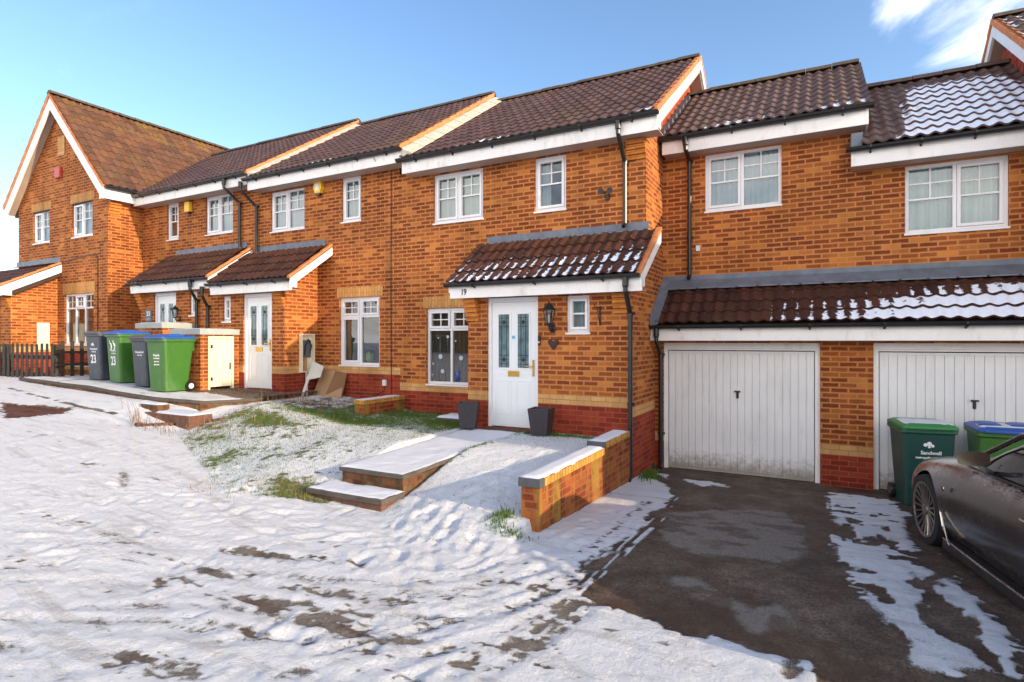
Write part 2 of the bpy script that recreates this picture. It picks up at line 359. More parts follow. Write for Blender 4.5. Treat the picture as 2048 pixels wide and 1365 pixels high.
def window(parent, x0, x1, z0, z1, Y, cl, cur=None, curmat=None, sill=True, open_w=.0, fw=.048):
    """cl: cells (u0,u1,v0,v1,sash?,mid-bar height or None,(nx,nz) light bars over the part above the mid bar)"""
    W, H = x1 - x0, z1 - z0; f = MB(); yf = Y + .045
    f.box(x0, x0 + fw, yf, yf + .07, z0, z1); f.box(x1 - fw, x1, yf, yf + .07, z0, z1)
    f.box(x0 + fw, x1 - fw, yf + .001, yf + .07, z1 - fw, z1); f.box(x0 + fw, x1 - fw, yf + .001, yf + .07, z0, z0 + fw)
    bars = MB(); nb = 0; ix0, ix1, iz0, iz1 = x0 + fw, x1 - fw, z0 + fw, z1 - fw; m = .028
    for (u0, u1, v0, v1, sash, mid, grid) in cl:
        a, b, c, d = x0 + W*u0, x0 + W*u1, z0 + H*v0, z0 + H*v1
        a = ix0 if u0 == 0 else a + m * .8; b = ix1 if u1 == 1 else b - m * .8
        c = iz0 if v0 == 0 else c + m * .8; d = iz1 if v1 == 1 else d - m * .8
        if u1 < 1: f.box(b, b + m * 1.6, yf + .002, yf + .07, c, d)
        if v1 < 1: f.box(a - .002 if u0 else a, b + (m * 1.6 if u1 < 1 else 0), yf + .003, yf + .07, d, d + m * 1.6)
        s = .045 if sash else .0
        if sash:
            g = .004
            for bx in ((a+g, a+s, c+g, d-g), (b-s, b-g, c+g, d-g), (a+s, b-s, d-s, d-g), (a+s, b-s, c+g, c+s)):
                f.box(bx[0], bx[1], yf - .014, yf + .05, bx[2], bx[3])
        a += s; b -= s; c += s; d -= s; zb = c
        if mid is not None:
            zb = c + (d - c) * mid; bars.box(a, b, yf + .012, yf + .04, zb - .013, zb + .013); zb += .013; nb += 1
        if grid:
            nx, nz = grid
            for i in range(1, nx): q = a + (b - a) * i / nx; bars.box(q - .009, q + .009, yf + .019, yf + .037, zb, d); nb += 1
            for i in range(1, nz): q = zb + (d - zb) * i / nz; bars.box(a, b, yf + .021, yf + .035, q - .009, q + .009); nb += 1
    w = f.build('window', WHITE, parent)
    if nb: bars.build('glazing_bars', WHITE, w)
    MB().poly([(ix0, yf + .036, iz0), (ix1, yf + .036, iz0), (ix1, yf + .036, iz1), (ix0, yf + .036, iz1)]).build('pane', GLASS, w, fix=False)
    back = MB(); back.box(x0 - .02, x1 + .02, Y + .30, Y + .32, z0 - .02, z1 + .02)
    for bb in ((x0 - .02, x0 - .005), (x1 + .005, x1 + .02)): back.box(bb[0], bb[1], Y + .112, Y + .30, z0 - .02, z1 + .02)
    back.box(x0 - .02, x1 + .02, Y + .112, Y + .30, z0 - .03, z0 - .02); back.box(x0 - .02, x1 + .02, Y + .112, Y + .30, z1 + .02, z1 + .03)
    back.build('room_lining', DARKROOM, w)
    if curmat:
        cb = MB(); spans = cur or [(0, 1)]
        for (s0, s1) in spans:
            a, b = x0 + W * s0, x0 + W * s1; k = max(2, int((b - a) / .022)); yy = yf + .10
            pts = [(a + (b - a) * i / k, yy + .016 * math.sin(i * 1.35) + .006 * math.sin(i * .37)) for i in range(k + 1)]
            for i in range(k):
                cb.poly([(pts[i][0], pts[i][1], z0), (pts[i+1][0], pts[i+1][1], z0), (pts[i+1][0], pts[i+1][1], z1), (pts[i][0], pts[i][1], z1)])
        cb.build('curtain', curmat, w, smooth=True, fix=False)
    if sill: MB().box(x0 - .012, x1 + .012, Y - .022, yf + .05, z0 - .032, z0 - .001).build('sill', WHITE, w, bevel=.004)
    return w
U2 = [(0, .5, 0, 1, True, .5, (2, 2)), (.5, 1, 0, 1, False, .5, (2, 2))]
U2b = [(0, .5, 0, 1, True, .5, (2, 2)), (.5, 1, 0, 1, True, .5, (2, 2))]
U1 = [(0, 1, 0, 1, True, .5, (2, 2))]
G2 = [(0, .5, 0, .72, False, None, None), (.5, 1, 0, .72, False, None, None), (0, .5, .72, 1, True, None, (2, 2)), (.5, 1, .72, 1, True, None, (2, 2))]
SM = [(0, 1, 0, 1, True, .52, None)]

def front_door(parent, x0, x1, z0, z1, Y, hinge_left=True):
    fr = MB(); t = .055; yf = Y + .03
    fr.box(x0, x0 + t, yf, yf + .09, z0, z1); fr.box(x1 - t, x1, yf, yf + .09, z0, z1); fr.box(x0 + t, x1 - t, yf + .001, yf + .09, z1 - t * 1.3, z1)
    fr.build('door_frame', WHITE, parent)
    MB().box(x0 - .01, x1 + .01, Y - .03, yf + .09, z0 - .04, z0 - .001).build('door_step', STEPB, parent)
    a, b, c, d = x0 + t + .004, x1 - t - .004, z0 + .012, z1 - t * 1.3 - .004; W, H = b - a, d - c; yd = yf + .025
    db = MB().box(a, b, yd, yd + .045, c, d)
    gl = []
    for (u0, u1) in ((.155, .405), (.595, .845)):
        g = (a + W*u0, a + W*u1, c + H*.475, c + H*.905); gl.append(g)
        for q in ((g[0]-.03, g[0], g[2]-.03, g[3]+.03), (g[1], g[1]+.03, g[2]-.03, g[3]+.03), (g[0], g[1], g[3], g[3]+.03), (g[0], g[1], g[2]-.03, g[2])):
            db.box(q[0], q[1], yd - .012, yd + .002, q[2], q[3])
        p = (a + W*(u0 - .04), a + W*(u1 + .04), c + H*.10, c + H*.375)
        for q in ((p[0], p[0]+.016, p[2], p[3]), (p[1]-.016, p[1], p[2], p[3]), (p[0]+.016, p[1]-.016, p[3]-.016, p[3]), (p[0]+.016, p[1]-.016, p[2], p[2]+.016)):
            db.box(q[0], q[1], yd - .008, yd + .002, q[2], q[3])
        db.box(p[0]+.045, p[1]-.045, yd - .007, yd + .002, p[2]+.045, p[3]-.045)
    for (u0, u1) in ((.12, .29), (.71, .88)): db.box(a + W*u0, a + W*u1, yd - .006, yd + .002, c + H*.425, c + H*.437)
    door = db.build('door', DOORW, parent, bevel=.003)
    for g in gl:
        MB().box(g[0], g[1], yd - .004, yd + .003, g[2], g[3]).build('glazing', LEADED.m, door)
        L = MB(); yy = yd - .006
        for zz in (.06, .13, .20): L.box(g[0], g[1], yy - .002, yy + .001, g[2]+zz-.004, g[2]+zz+.004); L.box(g[0], g[1], yy - .002, yy + .001, g[3]-zz-.004, g[3]-zz+.004)
        mx = (g[0] + g[1]) / 2
        for zc in (g[2] + .13, g[3] - .13): L.prism([(mx-.035, zc), (mx, zc-.042), (mx+.035, zc), (mx, zc+.042)], yy - .004, yy, 'y')
        for ux in (.3, .7): q = g[0] + (g[1]-g[0])*ux; L.box(q-.004, q+.004, yy-.0018, yy+.0012, g[2], g[3])
        L.build('leading', IRON, door)
    MB().box(a + W*.37, a + W*.63, yd - .014, yd + .001, c + H*.405, c + H*.45).build('letterbox', BRASS, door, bevel=.005)
    hx = b - .045 if hinge_left else a + .045; s = -1 if hinge_left else 1
    h = MB().box(hx - .016, hx + .016, yd - .012, yd + .001, c + H*.41, c + H*.54); zc = c + H*.49
    h.tube([(hx, yd - .01, zc), (hx, yd - .055, zc), (hx + s*.03, yd - .06, zc), (hx + s*.12, yd - .055, zc)], .009, 8)
    h.build('handle', BRASS, door, smooth=False)
    return door

def gutter(parent, x0, x1, y, z, n=None, r=.056, axis='x'):
    g = MB(); k = 7
    prof = [(y + r * math.cos(math.pi + math.pi * i / k), z + r * math.sin(math.pi + math.pi * i / k)) for i in range(k + 1)]
    prof += [(y + (r - .006) * math.cos(-math.pi * i / k), z + (r - .006) * math.sin(-math.pi * i / k)) for i in range(k + 1)]
    g.prism(prof, x0, x1, 'x')
    g.tube([(x0, y - r, z), (x1, y - r, z)], .007, 6); g.prism([(y + q[0], z + q[1]) for q in ((-r, 0), (-r*.7, -r*.72), (0, -r), (r*.7, -r*.72), (r, 0))], x0 - .006, x0, 'x')
    g.prism([(y + q[0], z + q[1]) for q in ((-r, 0), (-r*.7, -r*.72), (0, -r), (r*.7, -r*.72), (r, 0))], x1, x1 + .006, 'x')
    cnt = n or max(2, int((x1 - x0) / .9))
    for i in range(cnt):
        x = x0 + (x1 - x0) * (i + .5) / cnt
        g.prism([(y - r - .008, z + .004), (y - r - .006, z - .03), (y - r*.6, z - r - .012), (y + r*.5, z - r - .012), (y + r + .02, z - r - .04), (y + r + .02, z)], x - .013, x + .013, 'x')
    return g.build('gutter', BLACK, parent)
def downpipe(parent, x, ytop, yw, ztop, zbot, r=.034, shoe=True, drop=.45, xo=0.0):
    g = MB(); yv = yw - r - .02
    g.tube([(x, ytop, ztop), (x, ytop, ztop - .12), (x, ytop, ztop - .14)], [.045, .045, r], 10)
    g.tube([(x, ytop, ztop - .10), (x, ytop, ztop - .19), (x + xo, yv, ztop - drop), (x + xo, yv, ztop - drop - .06)], r, 10)
    g.tube([(x + xo, yv, ztop - drop), (x + xo, yv, zbot + .05)] + ([(x + xo, yv - .07, zbot)] if shoe else []), r, 10)
    z = ztop - drop
    while z > zbot + .1:
        g.tube([(x + xo, yv, z + .03), (x + xo, yv, z - .03)], r + .007, 10)
        g.box(x + xo - .055, x + xo + .055, yv + r - .004, yw - .001, z - .02, z + .02); z -= 1.3
    return g.build('downpipe', BLACK, parent)
def ridge(parent, a, b, mat=None, r=.115, seg=.45):
    a, b = Vector(a), Vector(b); n = max(1, round((b - a).length / seg)); g = MB(); d = (b - a) / n
    up = Vector((0, 0, 1)); sd = d.normalized().cross(up)
    for i in range(n):
        p, q = a + d * i + d * .01, a + d * (i + 1) - d * .01; ring = []
        jz = random.uniform(-.006, .006)
        for e, rr in ((p, r * 1.05), (q, r)):
            ring.append([e + up * (jz + rr * .8 * math.sin(math.pi * k / 8)) + sd * (rr * math.cos(math.pi * k / 8)) for k in range(9)])
        for k in range(8): g.poly([ring[0][k], ring[0][k+1], ring[1][k+1], ring[1][k]])
        g.poly(ring[0]); g.poly(ring[1][::-1])
    g.prism([], 0, 0) if False else None
    return g.build('ridge_tiles', mat or RIDGE, parent)
def barge(parent, X0, X1, ye, ze, yr, zr, h=.19, boxed=.16, mat=None, yw=None):
    """board following a rake between (ye,ze) and (yr,zr), thickness X0..X1"""
    s = (zr - ze) / (yr - ye); sg = 1 if yr > ye else -1
    prof = [(ye, ze), (yr, zr), (yr, zr - h * 1.25), (ye + sg * boxed, ze + s * sg * boxed - h * 1.25), (ye + sg * boxed, ze - h * 1.25), (ye, ze - h * 1.25)] if boxed else [(ye, ze), (yr, zr), (yr, zr - h * 1.25), (ye, ze - h * 1.25)]
    return MB().prism(prof, X0, X1, 'x').build('barge_board', mat or TRIM, parent)
def verge(parent, X0, X1, ye, ze, yr, zr, mat=None, th=.055, lift=.055):
    g = MB(); L = math.hypot(yr - ye, zr - ze); n = max(2, round(L / .32)); s = (zr - ze) / (yr - ye)
    for i in range(n):
        a = ye + (yr - ye) * i / n; b = ye + (yr - ye) * (i + 1) / n; za = ze + (a - ye) * s; zb = ze + (b - ye) * s
        g.prism([(a, za + lift), (b, zb + lift - .018), (b, zb - th), (a, za - th + .004)], X0 + random.uniform(-.004, .004), X1 + random.uniform(-.006, .006), 'x')
    return g.build('verge', mat or TERRA, parent)
def corbel(parent, x0, x1, Y, ztop, n=4, step=.028, facing=1):
    g = MB()
    for i in range(n):
        d = step * (n - i); g.box(x0 - .001 * i, x1 + .001 * i, Y - d, Y + .01, ztop - .075 * (i + 1) + .004, ztop - .075 * i - .004)
    return g.build('brick_corbel', BUFFK, parent)
def zone_walls(parent, segs, zlo, zr, zc, ztop, names=True):
    """segs: list of callables adding their wall for a z range; red plinth zlo..zr, cream band zr..zc, orange above"""
    for nm, mt, a, b in (('plinth', RED, zlo, zr), ('brick_band', CREAM, zr, zc), ('wall', BUFF, zc, ztop)):
        if b <= a: continue
        mb = MB()
        for s in segs: s(mb, a, b)
        if mb.f: mb.build(nm, mt, parent, fix=False)
# ================================================================ HOUSES
DECK = plain('roof_underlay', (.05, .03, .025), .9, .2, 3)
def deck(parent, x0, x1, ye, ze, yr, zr, yb, under=.26, name='roof_deck'):
    prof = [(ye, ze), (yr, zr), (yb, ze + .0), (yb, ze - .12), (yr, zr - .15), (ye, ze - .12)]
    return MB().prism(prof, x0, x1, 'x').build(name, DECK, parent)
def fascia(parent, x0, x1, y, zb, zt, ywall, sof=True):
    f = MB().box(x0, x1, y, y + .022, zb, zt); f.build('fascia', TRIM, parent, bevel=.003)
    if sof:
        s = MB().box(x0 + .004, x1 - .004, y + .024, ywall - .001, zb + .012, zb + .024); s.build('soffit', SOFFIT, parent)
        v = MB(); n = int((x1 - x0) / .05)
        for i in range(n):
            x = x0 + .02 + (x1 - x0 - .04) * i / n; v.box(x, x + .018, y + .03, y + .06, zb + .008, zb + .0119)
        v.build('soffit_vent', BLACK, parent)
def cable(parent, pts, r=.008): return MB().tube(pts, r, 6).build('cable', BLACK, parent)
def lintel(parent, x0, x1, Y, z0, h=.225): return MB().box(x0 - .08, x1 + .08, Y - .004, Y + .10, z0 + .008, z0 + h).build('lintel', SOLD, parent)
def flash_strip(parent, x0, x1, yw, zt, h=.12, yl=None, zl=None, name='lead_flashing'):
    g = MB(); n = max(2, int((x1 - x0) / .30))
    for i in range(n):
        a = x0 + (x1 - x0) * i / n; b = x0 + (x1 - x0) * (i + 1) / n + (.03 if i < n - 1 else 0); j = random.uniform(-.004, .004); o = .0015 * (i % 3)
        g.box(a, b, yw - .012 - o, yw + .002, zt - h, zt + j)
        if yl: g.hexa([(a, yl, zl + o), (b, yl, zl + o), (b, yw - .012, zt - h - .012 + o), (a, yw - .012, zt - h - .012 + o), (a, yl, zl + .018 + o), (b, yl, zl + .018 + o), (b, yw - .012, zt - h + .012 + o), (a, yw - .012, zt - h + .012 + o)])
    return g.build(name, LEAD, parent)
def snow_porch(amt, x0, x1, grad=None):
    def f(p, c, t, nc):
        a = amt * (1.0 if c == 0 else (.92 if c == 1 else (.45 if c == 2 else .0)))
        if grad: a *= grad(p.x)
        return a
    return f
def porch(H, x0, x1, rx0, rx1, dz, door, sw, snow, lo, zr, left_corbel=True, right_corbel=True, rside=True):
    zt = 2.83 + dz; ho = [door, sw]; zo = [(door[0], door[1], door[2], 9), sw]
    wy = lambda mb, a, b: wall_y(mb, P, x0, x1, a, b, zo)
    wl = lambda mb, a, b: wall_x(mb, x0, P, M, a, b, -1)
    wr = lambda mb, a, b: wall_x(mb, x1, P, M, a, b, 1)
    segs = [wy, wl] + ([wr] if rside else [])
    zone_walls(H, segs, lo, zr, zr + .15, zt)
    g = MB()
    for X, f in ((x0, -1),) + (((x1, 1),) if rside else ()): g.poly([(X, P, zt), (X, M, zt), (X, M, 3.72 + dz), (X, P, 3.03 + dz)][::f])
    g.build('wall', BUFF, H, fix=False)
    fascia(H, rx0 + .03, rx1, 7.90, 2.80 + dz, 2.985 + dz, P)
    gutter(H, rx0 - .03, rx1 - .02, 7.845, 3.035 + dz, n=max(3, int((rx1 - rx0) / 1.0)))
    deck2 = MB().prism([(7.925, 2.96 + dz), (M - .001, 3.765 + dz), (M - .001, 3.66 + dz), (7.925, 2.87 + dz)], rx0 + .04, rx1 - .031, 'x').build('roof_deck', DECK, H)
    tiled('porch_tiles', (rx0, 7.86, 3.045 + dz), (1, 0, 0), (0, 1.06, .79), rx1 - rx0 - .05, 1.30, ROOFD, H, roll=.165, gauge=.325, amp=.034, snow=snow)
    barge(H, rx1 - .03, rx1, 7.885, 3.03 + dz, M - .002, 3.80 + dz, h=.13, boxed=.17)
    barge(H, rx0 + .0, rx0 + .03, 7.905, 3.01 + dz, M - .002, 3.76 + dz, h=.09, boxed=.12)
    verge(H, rx1 - .07, rx1 + .012, 7.86, 3.05 + dz, M - .003, 3.855 + dz, mat=TERRA, th=.02, lift=.045)
    flash_strip(H, rx0 + .10, rx1 - .20, M, 3.99 + dz, .12, 8.90, 3.835 + dz)
    if left_corbel: corbel(H, x0 - .02, x0 + .21, P, 2.80 + dz, 5, .03)
    if right_corbel: corbel(H, x1 - .24, x1 + .004, P, 2.80 + dz, 4, .028)
    front_door(H, *door, P, hinge_left=rside is not None)
    window(H, *sw, P, SM, curmat=NET, fw=.04)
def back_box(H, x0, x1, y0, y1, z0, z1):
    b = MB(); wall_y(b, y1, x0, x1, z0, z1, facing=1); return b.build('rear_wall', BUFF, H, fix=False)

# ---- the middle house with number nineteen
H19 = world_thing('brick_house', 'orange brick terraced house with number 19 on its porch fascia and a black lantern', 'house', (-4.9, 9, .6))
X0, X1 = -7.37, -2.44
w19 = [(-6.722, -5.62, 1.275, 2.725)]; u19 = [(-6.557, -5.448, 4.35, 5.275), (-4.401, -3.808, 4.345, 5.275)]
zone_walls(H19, [lambda mb, a, b: wall_y(mb, M, X0, X1, a, b, w19 + u19)], .4, 1.125, 1.275, 5.40)
zone_walls(H19, [lambda mb, a, b: wall_x(mb, X1, P if a < 2.8 else M, 15.4, a, b)], -.1, .975, 1.125, 2.8)
g = MB(); wall_x(g, X1, M, 15.4, 2.8, 5.5); g.build('wall', BUFF, H19, fix=False)
g = MB().poly([(X1, P, 2.80), (X1, M, 2.80), (X1, M, 3.72), (X1, P, 3.03)]); g.build('wall', BUFF, H19, fix=False)
MB().poly([(X1, 8.9, 5.5), (X1, 15.5, 5.5), (X1, 12.2, 7.66)]).build('tile_hung_gable', TILEHUNG, H19, fix=False)
porch(H19, -5.21, X1, -5.45, -2.20, 0, (-4.835, -3.915, .70, 2.80), (-3.432, -3.06, 2.23, 2.79), lambda p, c, t, nc: (.46, .42, .27, .02)[min(c, 3)] * (1.0 if p.x < -3.4 or c < 3 else .9) + (.06 if p.x > -3.0 and c > 0 else 0), .4, 1.125, rside=False)
corbel(H19, -2.74, X1 + .004, M, 5.285, 4, .03)
wg = window(H19, *w19[0], M, G2, curmat=BLIND)
g = MB()
for (fx, fz, fr) in ((-6.45, 1.80, .045), (-6.40, 1.52, .040), (-6.28, 2.18, .030), (-5.98, 1.78, .045), (-6.62, 1.66, .018), (-6.50, 2.16, .016), (-6.10, 2.10, .018), (-6.64, 1.45, .018)):
    for k_ in range(6):
        a_ = math.pi * k_ / 6; c_, s_q = math.cos(a_), math.sin(a_); w_ = fr * .22
        g.poly([(fx + fr*c_ - w_*s_q, M + .078 - .0002*k_, fz + fr*s_q + w_*c_), (fx + fr*c_ + w_*s_q, M + .078 - .0002*k_, fz + fr*s_q - w_*c_), (fx - fr*c_ + w_*s_q, M + .078 - .0002*k_, fz - fr*s_q - w_*c_), (fx - fr*c_ - w_*s_q, M + .078 - .0002*k_, fz - fr*s_q + w_*c_)])
g.build('snowflake_sticker', plain('sticker_white', (.42, .55, .58), .6, .05), wg)
MB().lathe([(.05, 0), (.062, .05), (.06, .17), (.03, .22), (.022, .27)], (-6.06, M + .112, 1.33), 14).build('blue_bottle', plain('blue_glass', (.02, .05, .22), .08, .4, 30), wg, smooth=True)
window(H19, *u19[0], M, U2b, curmat=NETG); window(H19, *u19[1], M, U1, cur=[(0, .42)], curmat=NET)
lintel(H19, *w19[0][:2], M, 2.725)
fascia(H19, -7.05, -2.17, 8.66, 5.285, 5.50, M)
gutter(H19, -7.12, -2.15, 8.60, 5.545, n=6)
deck(H19, -7.06, -2.20, 8.69, 5.50, 12.2, 7.80, 15.7, under=.2)
e19 = lambda p, c, t, nc: (.42 if c == 0 else .006 if c < 4 else 0) * (1 if c else (.6 + .5 * math.sin(p.x * 2.1)))
tiled('roof_tiles', (-7.06, 8.62, 5.565), (1, 0, 0), (0, 3.58, 2.335), 4.85, 4.27, ROOF, H19, roll=.172, gauge=.33, snow=e19)
ridge(H19, (-7.06, 12.2, 7.90), (-2.19, 12.2, 7.90))
barge(H19, -2.20, -2.172, 8.655, 5.54, 12.2, 7.87, h=.16, boxed=.2)
barge(H19, -2.20, -2.172, 15.72, 5.54, 12.205, 7.87, h=.16, boxed=.2)
verge(H19, -2.26, -2.165, 8.62, 5.57, 12.2, 7.91); verge(H19, -2.26, -2.165, 15.75, 5.57, 12.21, 7.91)
MB().prism([(8.70, 5.35), (12.2, 7.64), (15.68, 5.35), (15.6, 5.33), (12.2, 7.60), (8.74, 5.33)], X1 + .001, -2.203, 'x').build('soffit', SOFFIT, H19)
flash_strip(H19, -7.06, -2.46, 8.66, 5.50, .001) if False else None
downpipe(H19, -2.77, 8.60, M, 5.50, 3.92, drop=.55)
downpipe(H19, -2.42, 7.845, P, 2.99, .10, xo=.0, drop=.5)
cable(H19, [(-2.43, 8.05, 1.2), (-2.425, 8.9, 1.9)]) if False else None
back_box(H19, X0, X1, 15, 15.4, .4, 5.5)
for s_, xx in (('1', -5.178), ('9', -5.122)): text(s_, .135, IRON, 'house_number', H19, (xx, 7.897, 2.895), (R(90), 0, 0), .003, .9)
MB().box(-3.905, -3.868, P - .028, P - .001, 2.03, 2.19).build('doorbell', BLACK, H19, bevel=.004)
text('o', .05, INK, 'bell_button', H19, (-3.887, P - .030, 2.085), (R(90), 0, 0), .002)
MB().lathe([(.03, -.004), (.03, 0)], (-4.378, P + .052, 2.16), 14, 'y').build('door_sticker', plain('sticker_blue', (.12, .42, .70), .4, .02), H19)

# ---- house twenty-one
H21 = world_thing('brick_house', 'orange brick terraced house with open cream meter box on its porch side wall', 'house', (-9.5, 9, .9))
X0, X1 = -11.62, -7.37
w21 = [(-9.0, -7.9, 1.60, 3.01)]; u21 = [(-11.147, -10.046, 4.60, 5.505), (-8.942, -8.397, 4.61, 5.54)]
zone_walls(H21, [lambda mb, a, b: wall_y(mb, M, X0, X1, a, b, w21 + u21)], .5, 1.425, 1.575, 5.62)
porch(H21, -11.74, -9.65, -11.74, -9.20, .30, (-10.93, -10.03, 1.09, 3.10), (-11.62, -11.35, 2.53, 3.075), lambda p, c, t, nc: .006 if c > 1 else .03, .5, 1.425, left_corbel=False)
window(H21, *w21[0], M, [(0, .5, 0, .72, True, None, None), (.5, 1, 0, .72, False, None, None), (0, .5, .72, 1, True, None, (2, 2)), (.5, 1, .72, 1, True, None, (2, 2))], cur=[(.02, .16)], curmat=CLOTH)
MB().lathe([(.05, 0), (.085, .06), (.08, .16), (.04, .21)], (-8.33, 9.20, 1.66), 14).build('ornament', plain('green_globe', (.25, .42, .12), .4, .1), H21, smooth=True)
window(H21, *u21[0], M, U2, curmat=NET); window(H21, *u21[1], M, U1, curmat=NET)
lintel(H21, *w21[0][:2], M, 3.01)
fascia(H21, -11.50, -7.07, 8.66, 5.52, 5.73, M)
gutter(H21, -11.57, -7.04, 8.60, 5.775, n=6)
deck(H21, -11.48, -7.08, 8.69, 5.73, 12.2, 8.02, 15.7, under=.2)
tiled('roof_tiles', (-11.48, 8.62, 5.795), (1, 0, 0), (0, 3.58, 2.33), 4.40, 4.27, ROOF, H21, roll=.172, gauge=.33, snow=lambda p, c, t, nc: (.30 + .12 * math.sin(p.x * 2.6)) if c == 0 else .006 if c < 3 else 0)
ridge(H21, (-11.48, 12.2, 8.13), (-7.06, 12.2, 8.13))
verge(H21, -7.16, -7.055, 8.62, 5.80, 12.2, 8.14, th=.05, lift=.05)
g = MB(); s = 2.33 / 3.58
for i in range(10):
    a = 8.64 + .356 * i; b = a + .372; za = 5.565 + (a - 8.62) * s; zb = 5.565 + (b - 8.62) * s
    g.hexa([(-7.056, a, za+.02), (-6.80, a, za+.055), (-6.80, b, zb+.045), (-7.056, b, zb+.01), (-7.056, a, za+.19), (-6.80, a, za+.075), (-6.80, b, zb+.06), (-7.056, b, zb+.18)])
g.build('step_flashing', MORTAR, H21)
downpipe(H21, -11.66, 8.60, M, 5.73, 3.98, drop=.5, xo=.09)
downpipe(H21, -11.92, 7.845, P, 3.29, 2.0, drop=.42, xo=-.15)
cable(H21, [(-7.59, M - .008, 5.5), (-7.595, M - .008, 3.0), (-7.585, M - .008, .95)])
cable(H21, [(-7.6, 8.72, 5.56), (-7.7, 8.66, 5.62), (-7.75, 8.6, 5.75)], .006)
MB().box(-9.652, -9.655, 0, 0, 0, 0) if False else None
# open meter box on the porch side wall, seen from the right
g = MB(); xw = -9.648; d = .085
g.box(xw, xw + d, 8.50, 8.525, 1.44, 2.25); g.box(xw, xw + d, 8.825, 8.85, 1.44, 2.25); g.box(xw, xw + d, 8.525, 8.825, 1.44, 1.465); g.box(xw, xw + d, 8.525, 8.825, 2.225, 2.25); g.box(xw, xw + .01, 8.525, 8.825, 1.465, 2.225)
mbx = g.build('meter_box', CREAMP, H21)
MB().box(xw + .011, xw + .05, 8.56, 8.78, 1.75, 2.12).build('meter', GREYM, mbx, bevel=.01)
MB().tube([(xw+.05, 8.60, 1.80), (xw+.075, 8.60, 2.0), (xw+.07, 8.68, 2.14), (xw+.07, 8.77, 2.0), (xw+.05, 8.74, 1.84)], .014, 8).build('hose', IRON, mbx)
MB().box(xw + .011, xw + .035, 8.60, 8.68, 1.47, 1.74).build('backing_board', CARD, mbx)
MB().tube([(xw + .045, 8.66, 1.44), (xw + .045, 8.66, .86)], .025, 10).build('meter_pipe', PIPEW, H21)
MB().box(-7.79, -7.70, M - .05, M - .001, 1.20, 1.32).build('outside_socket', PIPEW, H21, bevel=.006)
cable(H21, [(-7.74, M - .03, 1.20), (-7.76, M - .03, 1.10), (-7.95, M - .02, 1.02), (-8.6, M - .02, 1.02)], .006)
back_box(H21, X0, X1, 15, 15.4, .4, 5.7)

# ---- house twenty-three
H23 = world_thing('brick_house', 'orange brick terraced house with dark 23 sign beside its porch, against the gabled house', 'house', (-13.5, 9, 1))
X0, X1 = -16.24, -11.62
u23 = [(-15.136, -14.637, 4.75, 5.69), (-13.525, -12.471, 4.74, 5.68)]
zone_walls(H23, [lambda mb, a, b: wall_y(mb, M, X0, X1, a, b, u23)], .8, 1.575, 1.725, 5.76)
porch(H23, -14.75, -11.76, -14.80, -11.76, .45, (-14.20, -13.32, 1.22, 3.25), (-12.81, -12.52, 2.69, 3.235), lambda p, c, t, nc: .006 if c > 1 else .02, .8, 1.575, right_corbel=False)
window(H23, *u23[0], M, U1, curmat=CLOTH); window(H23, *u23[1], M, U2, curmat=NET)
fascia(H23, -16.05, -11.53, 8.66, 5.665, 5.87, M)
gutter(H23, -15.98, -11.52, 8.60, 5.92, n=6)
deck(H23, -17.4, -11.50, 8.69, 5.87, 12.2, 8.15, 15.7, under=.2)
vall = lambda p: p[2] > 5.75 + 1.045 * (-15.95 - p[0])
tiled('roof_tiles', (-18.2, 8.62, 5.935), (1, 0, 0), (0, 3.58, 2.33), 6.70, 4.27, ROOF, H23, roll=.172, gauge=.33, snow=lambda p, c, t, nc: .006 if c < 3 else 0, clip=vall)
ridge(H23, (-17.9, 12.2, 8.27), (-11.46, 12.2, 8.27))
verge(H23, -11.58, -11.47, 8.62, 5.94, 12.2, 8.28, th=.05, lift=.05)
g = MB()
for i in range(10):
    a = 8.64 + .356 * i; b = a + .372; za = 5.795 + (a - 8.62) * s; zb = 5.795 + (b - 8.62) * s
    g.hexa([(-11.472, a, za+.02), (-11.30, a, za+.055), (-11.30, b, zb+.045), (-11.472, b, zb+.01), (-11.472, a, za+.13), (-11.30, a, za+.065), (-11.30, b, zb+.055), (-11.472, b, zb+.12)])
g.build('step_flashing', MORTAR, H23)
downpipe(H23, -12.25, 8.60, M, 5.87, 4.17, drop=.5, xo=.09)
downpipe(H23, -12.34, 7.845, P, 3.44, 2.0, drop=.42, xo=-.12)
back_box(H23, X0, X1, 15, 15.4, .4, 5.8)
SG = thing('number_sign', 'small dark grey sign reading 23 on the brick left of the far porch door', 'sign', (-14.40, P - .02, 2.72))
MB().box(-.13, .13, 0, .019, -.15, .15).build('plate', GREYM, SG, bevel=.004)
text('23', .15, INK, 'numerals', SG, (0, -.002, .04), (R(90), 0, 0), .003)
MB().box(-.07, .07, -.003, -.0005, -.09, -.082).build('name_line', INK, SG)

